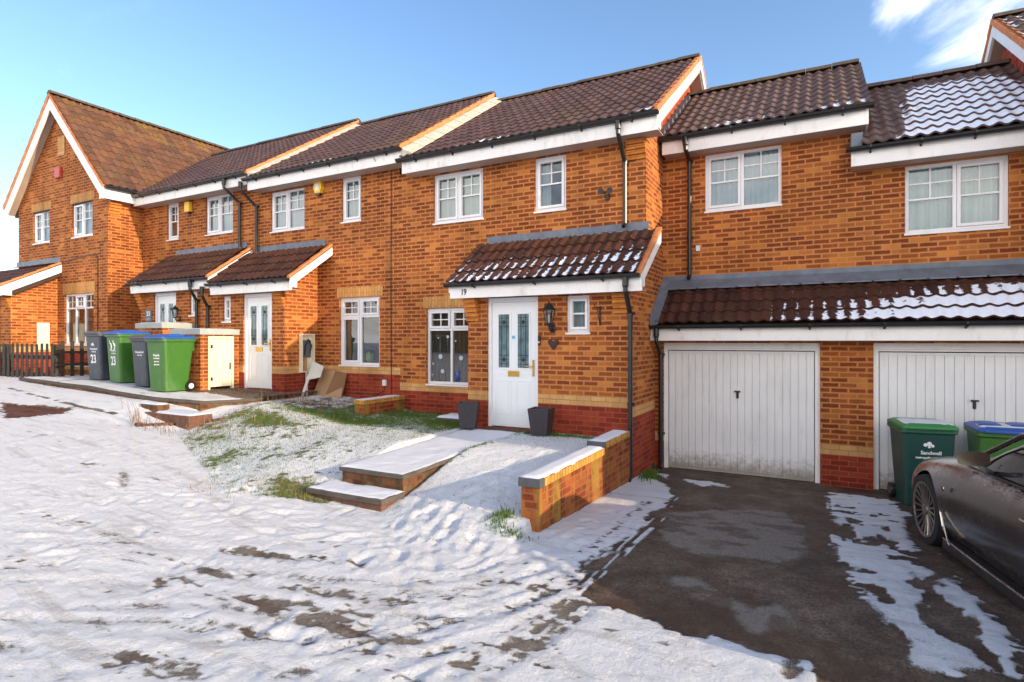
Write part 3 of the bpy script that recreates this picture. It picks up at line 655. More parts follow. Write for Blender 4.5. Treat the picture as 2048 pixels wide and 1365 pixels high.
# ---- the gable-fronted house at the left end
H25 = world_thing('brick_house', 'orange brick house with steep gable facing front and mossy roof at the left end', 'house', (-18.7, 8.2, 1.1))
X0, X1 = -21.11, -16.24; cx = -18.66
w25 = [(-18.426, -16.929, 2.0, 3.38), (-20.22, -19.257, 4.92, 5.83), (-18.026, -16.979, 4.92, 5.84)]
zone_walls(H25, [lambda mb, a, b: wall_y(mb, P, X0, X1, a, b, w25), lambda mb, a, b: wall_x(mb, X1, P, 17, a, b), lambda mb, a, b: wall_x(mb, X0, P, 17, a, b, -1)], .8, 1.80, 1.95, 5.84)
MB().poly([(X0, P, 5.84), (X1, P, 5.84), (X1, P, 6.16), (cx, P, 8.62), (X0, P, 6.16)]).build('gable_wall', BUFF, H25, fix=False)
window(H25, *w25[0], P, [(0, .34, 0, .72, False, None, None), (.34, .66, 0, .72, False, None, None), (.66, 1, 0, .72, False, None, None), (0, .34, .72, 1, False, None, (2, 2)), (.34, .66, .72, 1, True, None, (2, 2)), (.66, 1, .72, 1, False, None, (2, 2))], cur=[(.0, .3)], curmat=CLOTH)
window(H25, *w25[1], P, U2, curmat=NET); window(H25, *w25[2], P, U2, curmat=NET)
for q in w25: lintel(H25, q[0], q[1], P, q[3], .225 if q[3] > 4 else .30)
MB().box(-18.74, -18.38, P - .03, P - .001, 7.24, 7.77).build('vent_panel', CREAM, H25, bevel=.01)
MB().box(-18.80, -18.52, P - .09, P - .001, 6.62, 6.93).build('alarm_cover', plain('faded_red_plastic', (.50, .05, .04), .4, .1), H25, bevel=.02)
sl = 1.045; ez = 6.0; ap = ez + sl * (cx + 21.37)
g = MB()
for a, b in ((-21.34, cx), (-15.98, cx)):
    za, zb = ez, ez + sl * abs(b - a); h = .25; dx = .16 * (1 if b > a else -1)
    g.prism([(a, za), (b, zb), (b, zb - h * 1.35), (a + dx, za + sl*.16 - h*1.35), (a + dx, za - .29), (a, za - .29)], 7.88, 7.91, 'y')
g.build('barge_board', TRIM, H25)
g = MB()
for a, b in ((-21.34, cx), (-15.98, cx)):
    za, zb = ez - .14, ez + sl * abs(b - a) - .14
    g.prism([(a, za), (b, zb), (b, zb - .02), (a, za - .02)], 7.911, P - .001, 'y')
g.build('soffit', SOFFIT, H25)
for sgn, xe in ((1, -15.95), (-1, -21.37)):
    tiled('roof_tiles', (xe, 7.86, ez + .05), (0, 1, 0), (-sgn, 0, sl), 9.2, 2.71 * math.hypot(1, sl), ROOFO, H25, roll=.19, gauge=.335, amp=.036, snow=lambda p, c, t, nc: .006)
    v = MB(); n = 12
    for i in range(n):
        a = xe - sgn * 2.71 * i / n; b = xe - sgn * 2.71 * (i + 1) / n; za = ez + sl * 2.71 * i / n; zb = ez + sl * 2.71 * (i + 1) / n
        v.prism([(a, za + .085), (b, zb + .06), (b, zb - .005), (a, za - .005)], 7.85, 7.93, 'y')
    v.build('verge', TERRA, H25)
MB().prism([(-21.34, ez - .06), (cx, ap - .08), (-15.98, ez - .06), (-15.98, ez - .2), (-21.34, ez - .2)], P + .002, 17.2, 'y').build('roof_deck', DECK, H25)
ridge(H25, (cx, 7.86, ap + .06), (cx, 17.1, ap + .06), RIDGE)
MB().box(-15.985, -15.96, 7.912, 8.655, 5.72, 5.98).build('fascia', TRIM, H25)
MB().box(-16.239, -15.986, P, 8.655, 5.725, 5.74).build('soffit', SOFFIT, H25)
MB().tube([(-15.90, 7.90, 6.0), (-15.90, 8.62, 6.0)], .052, 8).build('gutter', BLACK, H25)
g = MB()
for i in range(4): d = .03 * (4 - i); g.box(-16.25, -16.24 + d, P - .001*i, P + .28, 5.71 - .075*(i+1) + .004, 5.71 - .075*i - .004)
g.build('brick_corbel', BUFFK, H25)
cable(H25, [(-18.6, P - .01, 4.28), (-17.2, P - .01, 4.38), (-16.75, P - .01, 4.36), (-16.70, P - .01, 4.2), (-16.70, P - .01, 2.0)], .012)
# its lean-to porch
px = -18.8; pf = 7.07
zone_walls(H25, [lambda mb, a, b: wall_x(mb, px, pf, P, a, b), lambda mb, a, b: wall_y(mb, pf, -22, px, a, b, [(-20.6, -19.7, 1.3, 9)])], .8, 1.80, 1.95, 3.30)
MB().poly([(px, pf, 3.30), (px, P, 3.30), (px, P, 4.02), (px, pf, 3.35)]).build('wall', BUFF, H25, fix=False)
MB().prism([(6.80, 3.40), (P - .002, 4.12), (P - .002, 3.9), (7.0, 3.27), (6.80, 3.27)], -22, px + .18, 'x').build('roof_deck', DECK, H25)
fascia(H25, -22, px + .2, 6.79, 3.27, 3.47, pf)
gutter(H25, -22, px + .18, 6.735, 3.50, n=4)
tiled('porch_tiles', (-22, 6.76, 3.50), (1, 0, 0), (0, 1.37, .74), 3.36, 1.50, ROOFD, H25, roll=.18, gauge=.33, snow=lambda p, c, t, nc: .004)
barge(H25, px + .20, px + .23, 6.77, 3.50, P - .002, 4.22, h=.17, boxed=.24)
verge(H25, px + .12, px + .235, 6.76, 3.53, P - .002, 4.27, th=.02, lift=.045)
flash_strip(H25, -21.2, px + .14, P, 4.44, .14, 7.98, 4.26)
downpipe(H25, -19.55, 6.735, pf, 3.45, 1.2, drop=.45, xo=.1)
corbel(H25, px - .24, px + .004, pf, 3.27, 4, .028)
front_door(H25, -20.6, -19.7, 1.3, 3.30, pf)
mb2 = MB().box(px + .001, px + .03, 7.64, 7.93, 1.86, 2.60).build('meter_cupboard', CREAMP, H25, bevel=.005)

# ---- house over the left garage
HG = world_thing('brick_house', 'orange brick house above the left garage door, snow only along its roof edge', 'house', (-1, 10, 0))
uL = [(-1.735, -.563, 4.285, 5.24)]; WX0, WX1 = -2.44, .50
g = MB(); wall_y(g, U, WX0, WX1, 2.95, 5.40, uL); g.build('wall', BUFF, HG, fix=False)
window(HG, *uL[0], U, U2, curmat=NET)
fascia(HG, -2.38, .60, 9.78, 5.245, 5.46, U)
MB().box(.575, .60, 9.803, U + .05, 5.245, 5.52).build('fascia', TRIM, HG)
gutter(HG, -2.42, .66, 9.72, 5.505, n=4)
deck(HG, -2.435, .60, 9.81, 5.46, 12.2, 7.02, 15.7, under=.2)
tiled('roof_tiles', (-2.42, 9.74, 5.53), (1, 0, 0), (0, 2.46, 1.60), 3.04, 2.93, ROOFG, HG, roll=.172, gauge=.33, amp=.036,
      snow=lambda p, c, t, nc: (.50 if c == 0 else (.30 if p.x > .1 and c < 4 else .006)) * (.75 + .3 * math.sin(p.x * 4 + c)))
ridge(HG, (-2.43, 12.2, 7.14), (.60, 12.2, 7.14), RIDGE)
g = MB()
for i in range(8): a = 9.76 + .30 * i; g.box(WX0 + .002, WX0 + .10, a, a + .31, 5.50 + .65 * (a - 9.74), 5.66 + .65 * (a - 9.74))
g.build('step_flashing', LEAD, HG)
g = MB(); wall_x(g, WX1, U, 15.4, 3.1, 5.4); g.poly([(WX1, 9.9, 5.4), (WX1, 14.5, 5.4), (WX1, 12.2, 6.9)]); g.build('wall', BUFF, HG, fix=False)
downpipe(HG, -1.98, 9.72, U, 5.46, 3.16, drop=.3)
MB().box(-1.88, -1.81, U - .04, U - .001, 3.62, 3.72).build('white_junction_box', PIPEW, HG, bevel=.008)
gz = .0
def garage(H, x0, x1, dx0, dx1, snow, left_end=False):
    zone_walls(H, [lambda mb, a, b: wall_y(mb, G, x0, x1, a, b, [(dx0, dx1, -1, 2.07)], rev=.18)], -.15, .45, .60, 2.14)
    fascia(H, x0, x1, 9.26, 2.105, 2.315, G)
    gutter(H, x0, x1, 9.20, 2.345, n=int((x1 - x0) / .75))
    MB().prism([(9.285, 2.30), (U - .001, 3.0), (U - .001, 2.2), (9.285, 2.14)], x0 + .002, x1 - .002, 'x').build('roof_deck', DECK, H)
    tiled('lean_to_tiles', (x0 + (.10 if left_end else 0), 9.21, 2.375), (1, 0, 0), (0, .85, .66), x1 - x0 - (.10 if left_end else 0), 1.076, ROOFD, H, roll=.176, gauge=.30, amp=.034, snow=snow)
    flash_strip(H, x0, x1, U, 3.22, .09, 9.84, 2.965)
    # door
    fr = MB(); yf = G + .045
    fr.box(dx0, dx0 + .065, yf, yf + .09, -.02, 2.07); fr.box(dx1 - .065, dx1, yf, yf + .09, -.02, 2.07); fr.box(dx0 + .065, dx1 - .065, yf + .001, yf + .09, 1.985, 2.07)
    fr.box(dx0 + .065, dx1 - .065, yf - .012, yf + .03, 1.955, 1.983)
    fr.build('garage_door_frame', TRIM, H)
    a, b = dx0 + .075, dx1 - .075; n = 20; d = MB(); w = (b - a) / n
    d.box(a, b, yf + .035, yf + .05, .015, 1.94)
    for i in range(n): d.box(a + w*i + .004, a + w*(i+1) - .004, yf + .022, yf + .0349, .06, 1.90)
    for z0_, z1_ in ((.015, .058), (1.902, 1.94)): d.box(a, b, yf + .018, yf + .0345, z0_, z1_)
    gd = d.build('garage_door', GDOOR, H)
    xm = (a + b) / 2; g = MB()
    g.box(xm - .018, xm + .018, yf + .005, yf + .021, 1.20, 1.31); g.box(xm - .045, xm + .045, yf - .022, yf - .002, 1.298, 1.322); g.box(xm - .012, xm + .012, yf - .012, yf + .01, 1.292, 1.315)
    g.build('garage_handle', BLACK, gd, bevel=.005)
    ib = MB(); ib.box(dx0 - .05, dx1 + .05, G + .40, G + .42, -.1, 2.13); ib.box(dx0 - .05, dx0 - .03, G + .181, G + .40, -.1, 2.13); ib.box(dx1 + .03, dx1 + .05, G + .181, G + .40, -.1, 2.13); ib.box(dx0 - .05, dx1 + .05, G + .181, G + .42, 2.131, 2.14)  # dark box added behind the door to keep sun out of its top gap
    ib.build('garage_light_stop', DARKROOM, H)
    MB().box(dx0 + .01, dx1 - .01, G + .02, G + .3, -.03, .006).build('threshold', SLAB, H)
def snl(p, c, t, nc):
    a = (p.x + 2.0) / 2.6
    return max(.008, min(1.0, (.60 * a + .02) if c == 0 else (.60 * a - .06 if c == 1 else (.70 * (a - .65) if c == 2 else 0))))
garage(HG, WX0, .31, -2.30, -.02, snl, True)
MB().hexa([(-2.438, 9.18, 2.33), (-2.30, 9.18, 2.36), (-2.30, U - .02, 3.07), (-2.438, U - .02, 3.10), (-2.438, 9.18, 2.48), (-2.30, 9.18, 2.44), (-2.30, U - .02, 3.14), (-2.438, U - .02, 3.2)]).build('lead_flashing', LEAD, HG, bevel=.01)
downpipe(HG, -2.33, 9.20, G, 2.30, .03, drop=.42)

# ---- house over the right garage
HR = world_thing('brick_house', 'orange brick house above the right garage door, its lower roof mostly snow-covered', 'house', (1.6, 10, 0))
uR = [(1.071, 2.246, 3.665, 4.645)]
g = MB(); wall_y(g, U, .50, 2.75, 2.95, 4.80, uR); g.build('wall', BUFF, HR, fix=False)
window(HR, *uR[0], U, [(0, .5, 0, 1, False, .5, (2, 2)), (.5, 1, 0, 1, True, .5, (2, 2))], curmat=NETG)
fascia(HR, .38, 2.72, 9.78, 4.655, 4.87, U)
gutter(HR, .32, 2.72, 9.72, 4.905, n=4)
deck(HR, .502, 2.74, 9.81, 4.87, 12.35, 6.55, 15.7, under=.2)
def snr(p, c, t, nc):
    a = smooth01(p.x - .12 * (p.y - 9.7), .75, 1.20) * (1 - smooth01(p.y, 11.7, 12.15)) * (1 - .9 * smooth01(p.x + .28 * (p.y - 9.7), 2.9, 3.3))
    return .88 * a + (.04 if c == 0 else 0) + .004
tiled('roof_tiles', (.52, 9.74, 4.935), (1, 0, 0), (0, 2.61, 1.75), 2.22, 3.14, ROOFG, HR, roll=.172, gauge=.33, amp=.036, snow=snr)
ridge(HR, (.52, 12.35, 6.70), (2.74, 12.35, 6.70), RIDGE2)
MB().box(.38, .53, 9.83, U + .1, 4.90, 5.16).build('lead_flashing', LEAD, HR, bevel=.01)
garage(HR, .31, 2.95, .644, 2.92, snl)

# ---- the taller house at the right edge
HE = world_thing('brick_house', 'house at the right edge with red tile-hung gable above the snowy roof', 'house', (5.5, 10, 0))
rx = 2.55; ry, rz = 12.44, 7.47; slp = .68
def zz(y): return rz - slp * abs(y - ry)
tiled('roof_tiles', (rx + .02, 8.6, zz(8.6) + .06), (1, 0, 0), (0, 1, slp), 5.6, 3.84 * math.hypot(1, slp), ROOFG, HE, roll=.18, gauge=.33, snow=lambda p, c, t, nc: .45)
deck(HE, rx + .04, 8.1, 8.62, zz(8.62) - .03, ry, rz - .03, 16.26, under=.2)
ridge(HE, (rx, ry, rz + .07), (8.1, ry, rz + .07), RIDGE)
barge(HE, rx, rx + .03, 8.62, zz(8.62) + .02, ry, rz + .02, h=.19, boxed=.2); barge(HE, rx, rx + .03, 16.26, zz(16.26) + .02, ry + .005, rz + .02, h=.19, boxed=.2)
verge(HE, rx - .02, rx + .08, 8.6, zz(8.6) + .04, ry, rz + .05, mat=TERRA); verge(HE, rx - .02, rx + .08, 16.28, zz(16.28) + .04, ry + .01, rz + .05, mat=TERRA)
MB().prism([(8.7, zz(8.7) - .2), (ry, rz - .2), (16.2, zz(16.2) - .2), (16.1, zz(16.2) - .22), (ry, rz - .24), (8.8, zz(8.7) - .22)], rx + .032, 2.749, 'x').build('soffit', SOFFIT, HE)
MB().poly([(2.75, 8.8, 4.7), (2.75, 16, 4.7), (2.75, ry, rz - .2)][::-1]).build('tile_hung_gable', TILEHUNG, HE, fix=False)
g = MB(); wall_x(g, 2.951, 9.0, 16, -.5, 4.8, -1); wall_y(g, 9.0, 2.951, 8.0, -.5, 4.8, [(4.2, 5.3, .9, 2.3), (4.2, 5.3, 3.6, 4.5), (6.2, 7.1, 0, 2.1)]); wall_x(g, 8.0, 9.0, 16, -.5, 4.8); g.build('wall', BUFF, HE, fix=False)
window(HE, 4.2, 5.3, .9, 2.3, 9.0, G2, curmat=NET); window(HE, 4.2, 5.3, 3.6, 4.5, 9.0, U2, curmat=NET); front_door(HE, 6.2, 7.1, 0, 2.1, 9.0)
fascia(HE, 2.6, 8.1, 8.63, 4.62, 4.84, 9.0); gutter(HE, 2.6, 8.1, 8.56, 4.88)
# ---- unseen house added at the right, its shape set to shade the drive
HSHADE = world_thing('brick_house', 'low unseen orange brick house added at the right to shade the drive', 'house', (9, 5, 0))
g = MB(); wn = [(2.5, 3.6, .9, 2.2), (6.2, 7.3, .9, 2.2)]
wall_x(g, 6.6, 6.1, 8.9, -.5, 4.6, -1); wall_x(g, 12, 6.1, 8.9, -.5, 4.6); wall_y(g, 6.1, 6.6, 12, -.5, 4.6, [(8.2, 9.6, .9, 2.2)]); wall_y(g, 8.9, 6.6, 12, -.5, 4.6, facing=1)
g.poly([(6.6, 6.1, 4.6), (12, 6.1, 4.6), (9.3, 6.1, 6.3)]); g.poly([(6.6, 8.9, 4.6), (12, 8.9, 4.6), (9.3, 8.9, 6.3)][::-1]); g.build('wall', BUFF, HSHADE, fix=False)
for sg, xe in ((-1, 6.3), (1, 12.3)):
    tiled('roof_tiles', (xe, 5.9, 4.62), (0, 1, 0), (-sg * 3, 0, 1.95), 3.2, 3.58, ROOF, HSHADE, roll=.2, gauge=.34, snow=lambda p, c, t, nc: .3)
MB().prism([(6.35, 4.55), (9.3, 6.48), (12.25, 4.55)], 5.92, 9.08, 'y').build('roof_deck', DECK, HSHADE)
ridge(HSHADE, (9.3, 5.9, 6.6), (9.3, 9.1, 6.6), RIDGE)
window(HSHADE, 8.2, 9.6, .9, 2.2, 6.1, U2, curmat=NET)

# ---- the row across the street behind the camera: it is what the ground-floor glass reflects
for k_, (xa, xb, lab) in enumerate(((-30, -20, 'brick house across the street, farthest left of the opposite row'), (-19, -9, 'brick house across the street in the middle of the opposite row'), (-8, 2, 'brick house across the street behind the parked car'))):
    HO = world_thing('brick_house', lab, 'house', ((xa + xb) / 2, -17, 0)); yo = -16
    ho = [(xa + 1, xa + 2.4, 1.2, 2.5), (xa + 5, xa + 6.4, 1.2, 2.5), (xa + 1, xa + 2.4, 3.6, 4.7), (xa + 5, xa + 6.4, 3.6, 4.7)]
    g = MB(); wall_y(g, yo, xa, xb, -.5, 5.2, ho, facing=1); wall_y(g, yo - 7, xa, xb, -.5, 5.2); wall_x(g, xa, yo - 7, yo, -.5, 5.2, -1); wall_x(g, xb, yo - 7, yo, -.5, 5.2)
    g.poly([(xb, yo - 7, 5.2), (xb, yo, 5.2), (xb, yo - 3.5, 7.3)]); g.poly([(xa, yo - 7, 5.2), (xa, yo, 5.2), (xa, yo - 3.5, 7.3)][::-1]); g.build('wall', BUFF, HO, fix=False)
    MB().prism([(yo + .3, 5.1), (yo - 3.5, 7.45), (yo - 7.3, 5.1), (yo - 7.3, 5.0), (yo + .3, 5.0)], xa - .2, xb + .2, 'x').build('roof', ROOF, HO)
    for h_ in ho:
        f = MB().box(h_[0], h_[1], yo - .1, yo - .05, h_[2], h_[3]); w_ = f.build('window', WHITE, HO)
        for q in (0, 1): MB().box(h_[0] + .06 + .67 * q, h_[0] + .61 + .67 * q, yo - .049, yo - .04, h_[2] + .06, h_[3] - .06).build('pane', DARKROOM, w_)
# ================================================================ GROUND
def sstep(x, a, b):
    t = np.clip((x - a) / (b - a), 0, 1); return t * t * (3 - 2 * t)
def vnoise(x, y, seed=0):
    xi = np.floor(x).astype(np.int64); yi = np.floor(y).astype(np.int64); fx = x - xi; fy = y - yi
    def h(a, b):
        n = (a * 374761393 + b * 668265263 + seed * 2147483647) & 0x7fffffff
        n = ((n ^ (n >> 13)) * 1274126177) & 0x7fffffff
        return ((n ^ (n >> 16)) & 0xffff) / 65535.0
    u = fx * fx * (3 - 2 * fx); v = fy * fy * (3 - 2 * fy)
    return (h(xi, yi) * (1-u) + h(xi+1, yi) * u) * (1-v) + (h(xi, yi+1) * (1-u) + h(xi+1, yi+1) * u) * v
def fbm(x, y, f, o=4, seed=0):
    s = 0; a = .5; t = 0
    for i in range(o): s = s + a * vnoise(x * f + 17.3 * i, y * f + 5.1 * i, seed + i); t += a; a *= .5; f *= 2
    return s / t
EX = [-26, -17.9, -16.2, -14.3, -12.2, -10.9, -9.9, -9.3, -6.9, -6.2, -5.3, -4.2, -3.6, -2.6, 4]
EYL = [5.6, 5.3, 5.2, 5.1, 5.1, 5.2, 5.5, 5.6, 4.55, 4.15, 4.55, 4.7, 4.2, 4.05, 4.0]     # foot of the garden
EYT = [6.6, 6.5, 6.3, 6.22, 6.15, 6.1, 6.6, 7.1, 6.7, 6.4, 6.30, 6.45, 6.9, 7.4, 7.4]       # top of its slope
TX = [-26, -17, -12, -10, -8.9, -7.6, -7.0, -5, 4]
TZ = [1.18, 1.16, 1.02, .97, .93, .80, .70, .665, .66]
PZX, PZ = [-18, -16.2, -14.3, -13.4, -12.4, -11.5, -10.8, -9.3], [1.25, 1.23, 1.215, 1.19, 1.15, 1.10, 1.07, 1.03]
def base_h(x, y):
    Rr = np.interp(x, [-26, -22, -16, -12, -10, -8.5, -6.5, -4.7, -2.4], [1.3, 1.22, 1.05, .82, .66, .52, .34, .235, .22])
    drv = .22 - .05 * np.clip(y - 5.1, 0, 4.4)
    yl, yt = np.interp(x, EX, EYL), np.interp(x, EX, EYT)
    t = np.clip((y - yl) / (yt - yl), 0, 1); t = .5 * t + .5 * t * t * (3 - 2 * t)
    gar = Rr + (np.maximum(np.interp(x, TX, TZ), Rr) - Rr) * t
    sm = 1 - sstep(x, -3.1, -2.2); sl_ = sm + (1 - sm) * sstep(y, 4.3, 5.2)
    wv = np.where(y > 5.05, (x < -2.53) * sl_, np.where(x < -2.53, sl_, sm * (1 - sstep(y, 4.8, 5.05))))
    wv = np.where(y > 9.3, (x < -2.44) * 1.0, wv)
    h = gar * wv + np.where(y > 4.3, drv, .22) * (1 - wv)
    return h, wv, t
def seg_dist(x, y, pts):
    d = np.full(x.shape, 1e9)
    for (ax, ay), (bx, by) in zip(pts[:-1], pts[1:]):
        vx, vy = bx - ax, by - ay; L = vx * vx + vy * vy + 1e-12
        t = np.clip(((x - ax) * vx + (y - ay) * vy) / L, 0, 1)
        d = np.minimum(d, np.hypot(x - ax - t * vx, y - ay - t * vy))
    return d
def poly_sd(x, y, pts):
    """negative inside"""
    d = seg_dist(x, y, pts + [pts[0]]); ins = np.zeros(x.shape, bool)
    n = len(pts)
    for i in range(n):
        (ax, ay), (bx, by) = pts[i], pts[(i + 1) % n]
        c = ((ay > y) != (by > y)) & (x < (bx - ax) * (y - ay) / (by - ay + 1e-12) + ax); ins ^= c
    return np.where(ins, -d, d)
SLUSHZ = [(0.05, 8.99), (0.68, 9.06), (0.93, 7.88), (0.83, 6.4), (0.95, 5.87), (1.04, 5.45), (1.1, 4.63), (0.98, 4.14), (0.38, 3.82), (0.32, 4.21), (0.24, 4.75), (0.13, 5.5), (0.06, 6.63)]
LINES = [([(-1.79, 3.83), (-1.75, 4.32), (-1.7, 5.11), (-1.71, 6.27), (-1.77, 7.56)], [(0, 0), (0.05, 0.03), (0.1, 0.05), (-0.06, -0.02), (0.16, 0.06), (0.21, 0.1)]), ([(0.12, 8.5), (0.13, 7.61)], [(0, 0), (-0.06, 0)])]
ASPH = [(-2.28, 8.63), (-1.81, 7.98), (-1.68, 7.44), (-1.64, 6.3), (-1.63, 5.49), (-1.66, 4.97), (-1.71, 4.43), (-1.73, 4.17), (-1.58, 4.0), (-1.37, 3.89), (-1.05, 3.84), (-0.76, 3.76), (-0.5, 3.79), (-0.23, 3.78), (-0.02, 3.85), (-0.01, 3.61), (0.2, 2.2), (3.8, 2.2), (3.8, 9.7), (-2.45, 9.7), (-2.45, 8.9)]
SNOWP = [[(0.06, 6.63), (0.12, 5.71), (0.22, 5.12), (0.27, 4.9), (0.54, 4.99), (0.58, 5.22), (0.75, 6.26), (0.79, 6.9), (0.62, 6.57), (0.41, 6.57)], [(0.03, 8.98), (0.46, 9.08), (0.83, 8.92), (0.91, 8.13), (0.8, 7.37), (0.38, 7.24), (0.1, 7.29), (0.08, 8.01)], [(0.92, 5.83), (1.0, 5.53), (1.05, 4.94), (1.11, 4.67), (0.98, 4.14), (0.91, 4.1), (0.89, 4.49), (0.87, 5.04), (0.88, 5.46)], [(0.46, 4.38), (0.55, 4.37), (0.62, 4.19), (0.68, 4.01), (0.58, 4.05), (0.49, 4.27)], [(0.43, 4.64), (0.5, 4.66), (0.51, 4.52), (0.45, 4.49)], [(-1.83, 8.73), (-1.46, 8.89), (-1.04, 8.58), (-1.51, 8.42)], [(-2.33, 9.11), (-2.04, 9.05), (-2.03, 8.67)], [(0.94, 6.63), (0.98, 6.17), (0.93, 6.08)]]
DRYP = [[(-1.54, 6.55), (-1.14, 6.98), (-0.75, 7.36), (-0.38, 7.4), (-0.21, 6.9), (-0.15, 5.94), (-0.22, 5.35), (-0.61, 5.39), (-1.02, 5.3), (-1.37, 5.61)], [(-1.03, 4.65), (-0.86, 4.79), (-0.43, 4.39), (-0.46, 4.23), (-0.73, 4.35)], [(-0.49, 4.22), (-0.27, 4.6), (-0.12, 4.19), (-0.4, 3.96)]]
TRACKS = [([(-7.11, 2.59), (-6.13, 2.96), (-5.08, 3.25), (-3.95, 3.49), (-3.28, 3.68)], 0.1, 0.75), ([(-5.22, 2.75), (-4.84, 2.82)], 0.13, 1.0), ([(-4.43, 2.9), (-4.0, 2.99)], 0.12, 1.05), ([(-4.58, 2.59), (-4.21, 2.7), (-3.64, 2.76), (-3.36, 2.79)], 0.16, 0.8), ([(-3.23, 2.86), (-2.96, 2.87), (-2.72, 2.91)], 0.15, 1.05), ([(-3.02, 2.77), (-2.67, 2.8)], 0.14, 1.1), ([(-2.87, 3.07), (-2.65, 3.23), (-2.27, 3.53), (-2.1, 3.91), (-1.86, 4.26)], 0.14, 0.7), ([(-2.69, 3.23), (-2.29, 3.53)], 0.07, 1.1), ([(-2.16, 3.82), (-1.91, 4.6), (-1.81, 5.23), (-1.89, 7.14)], 0.26, 0.8), ([(-1.92, 3.86), (-1.75, 4.32), (-1.74, 4.88)], 0.18, 0.95), ([(-1.39, 3.05), (-1.79, 3.52), (-1.64, 4.06)], 0.2, 0.5), ([(-2.42, 2.58), (-2.06, 2.75), (-1.86, 2.98), (-1.63, 3.2), (-1.56, 3.86)], 0.22, 0.78), ([(-1.87, 2.73), (-1.73, 3.06), (-1.62, 3.39), (-1.48, 3.95)], 0.14, 0.95), ([(-3.63, 1.88), (-3.43, 2.0), (-3.17, 2.02)], 0.12, 0.9), ([(-3.3, 2.43), (-3.03, 2.52)], 0.07, 0.8), ([(-0.15, 3.53), (-0.14, 3.79), (-0.07, 3.95)], 0.08, 1.0), ([(-3.59, 1.76), (-3.23, 1.91), (-3.03, 2.05)], 0.1, 0.7), ([(-5.05, 2.13), (-4.67, 2.29)], 0.06, 0.7), ([(-3.99, 3.32), (-3.69, 3.36)], 0.06, 0.9), ([(-0.84, 3.53), (-0.35, 3.42)], 0.1, 0.6)]
BROWNP = [(-13.8, 5.03), (-13.04, 5.2), (-11.98, 5.45), (-11.79, 5.21), (-11.79, 4.7), (-11.86, 4.32)]
KERB = [(-15.39, 5.78), (-14.21, 5.66), (-12.99, 5.58), (-11.95, 5.52), (-10.87, 5.56)]
GRASSB = [(-8.3, 6.49, 0.9, 0.25, 0.9), (-7.66, 7.2, 0.9, 0.2, 0.8), (-7.16, 7.4, 0.8, 0.25, 0.5), (-5.42, 4.78, 0.5, 0.22, 0.9), (-4.98, 4.83, 0.45, 0.2, 0.8), (-5.4, 4.49, 0.3, 0.2, 0.6), (-4.23, 5.83, 0.18, 0.5, 0.9), (-4.13, 6.37, 0.12, 0.7, 0.8), (-4.13, 6.75, 0.12, 0.5, 0.9), (-3.31, 7.96, 0.9, 0.15, 1.2), (-5.23, 8.21, 0.7, 0.2, 1.1), (-8.22, 5.63, 0.5, 0.4, 0.35), (-7.21, 4.93, 0.4, 0.3, 0.35), (-7.26, 5.52, 0.5, 0.4, 0.2), (-9.41, 5.98, 0.8, 0.3, 0.5), (-5.27, 4.66, 0.3, 0.2, 0.8), (-5.4, 4.16, 0.25, 0.2, 0.8), (-4.16, 5.08, 0.5, 0.2, 0.3), (-4.64, 4.23, 0.3, 0.15, 0.2)]
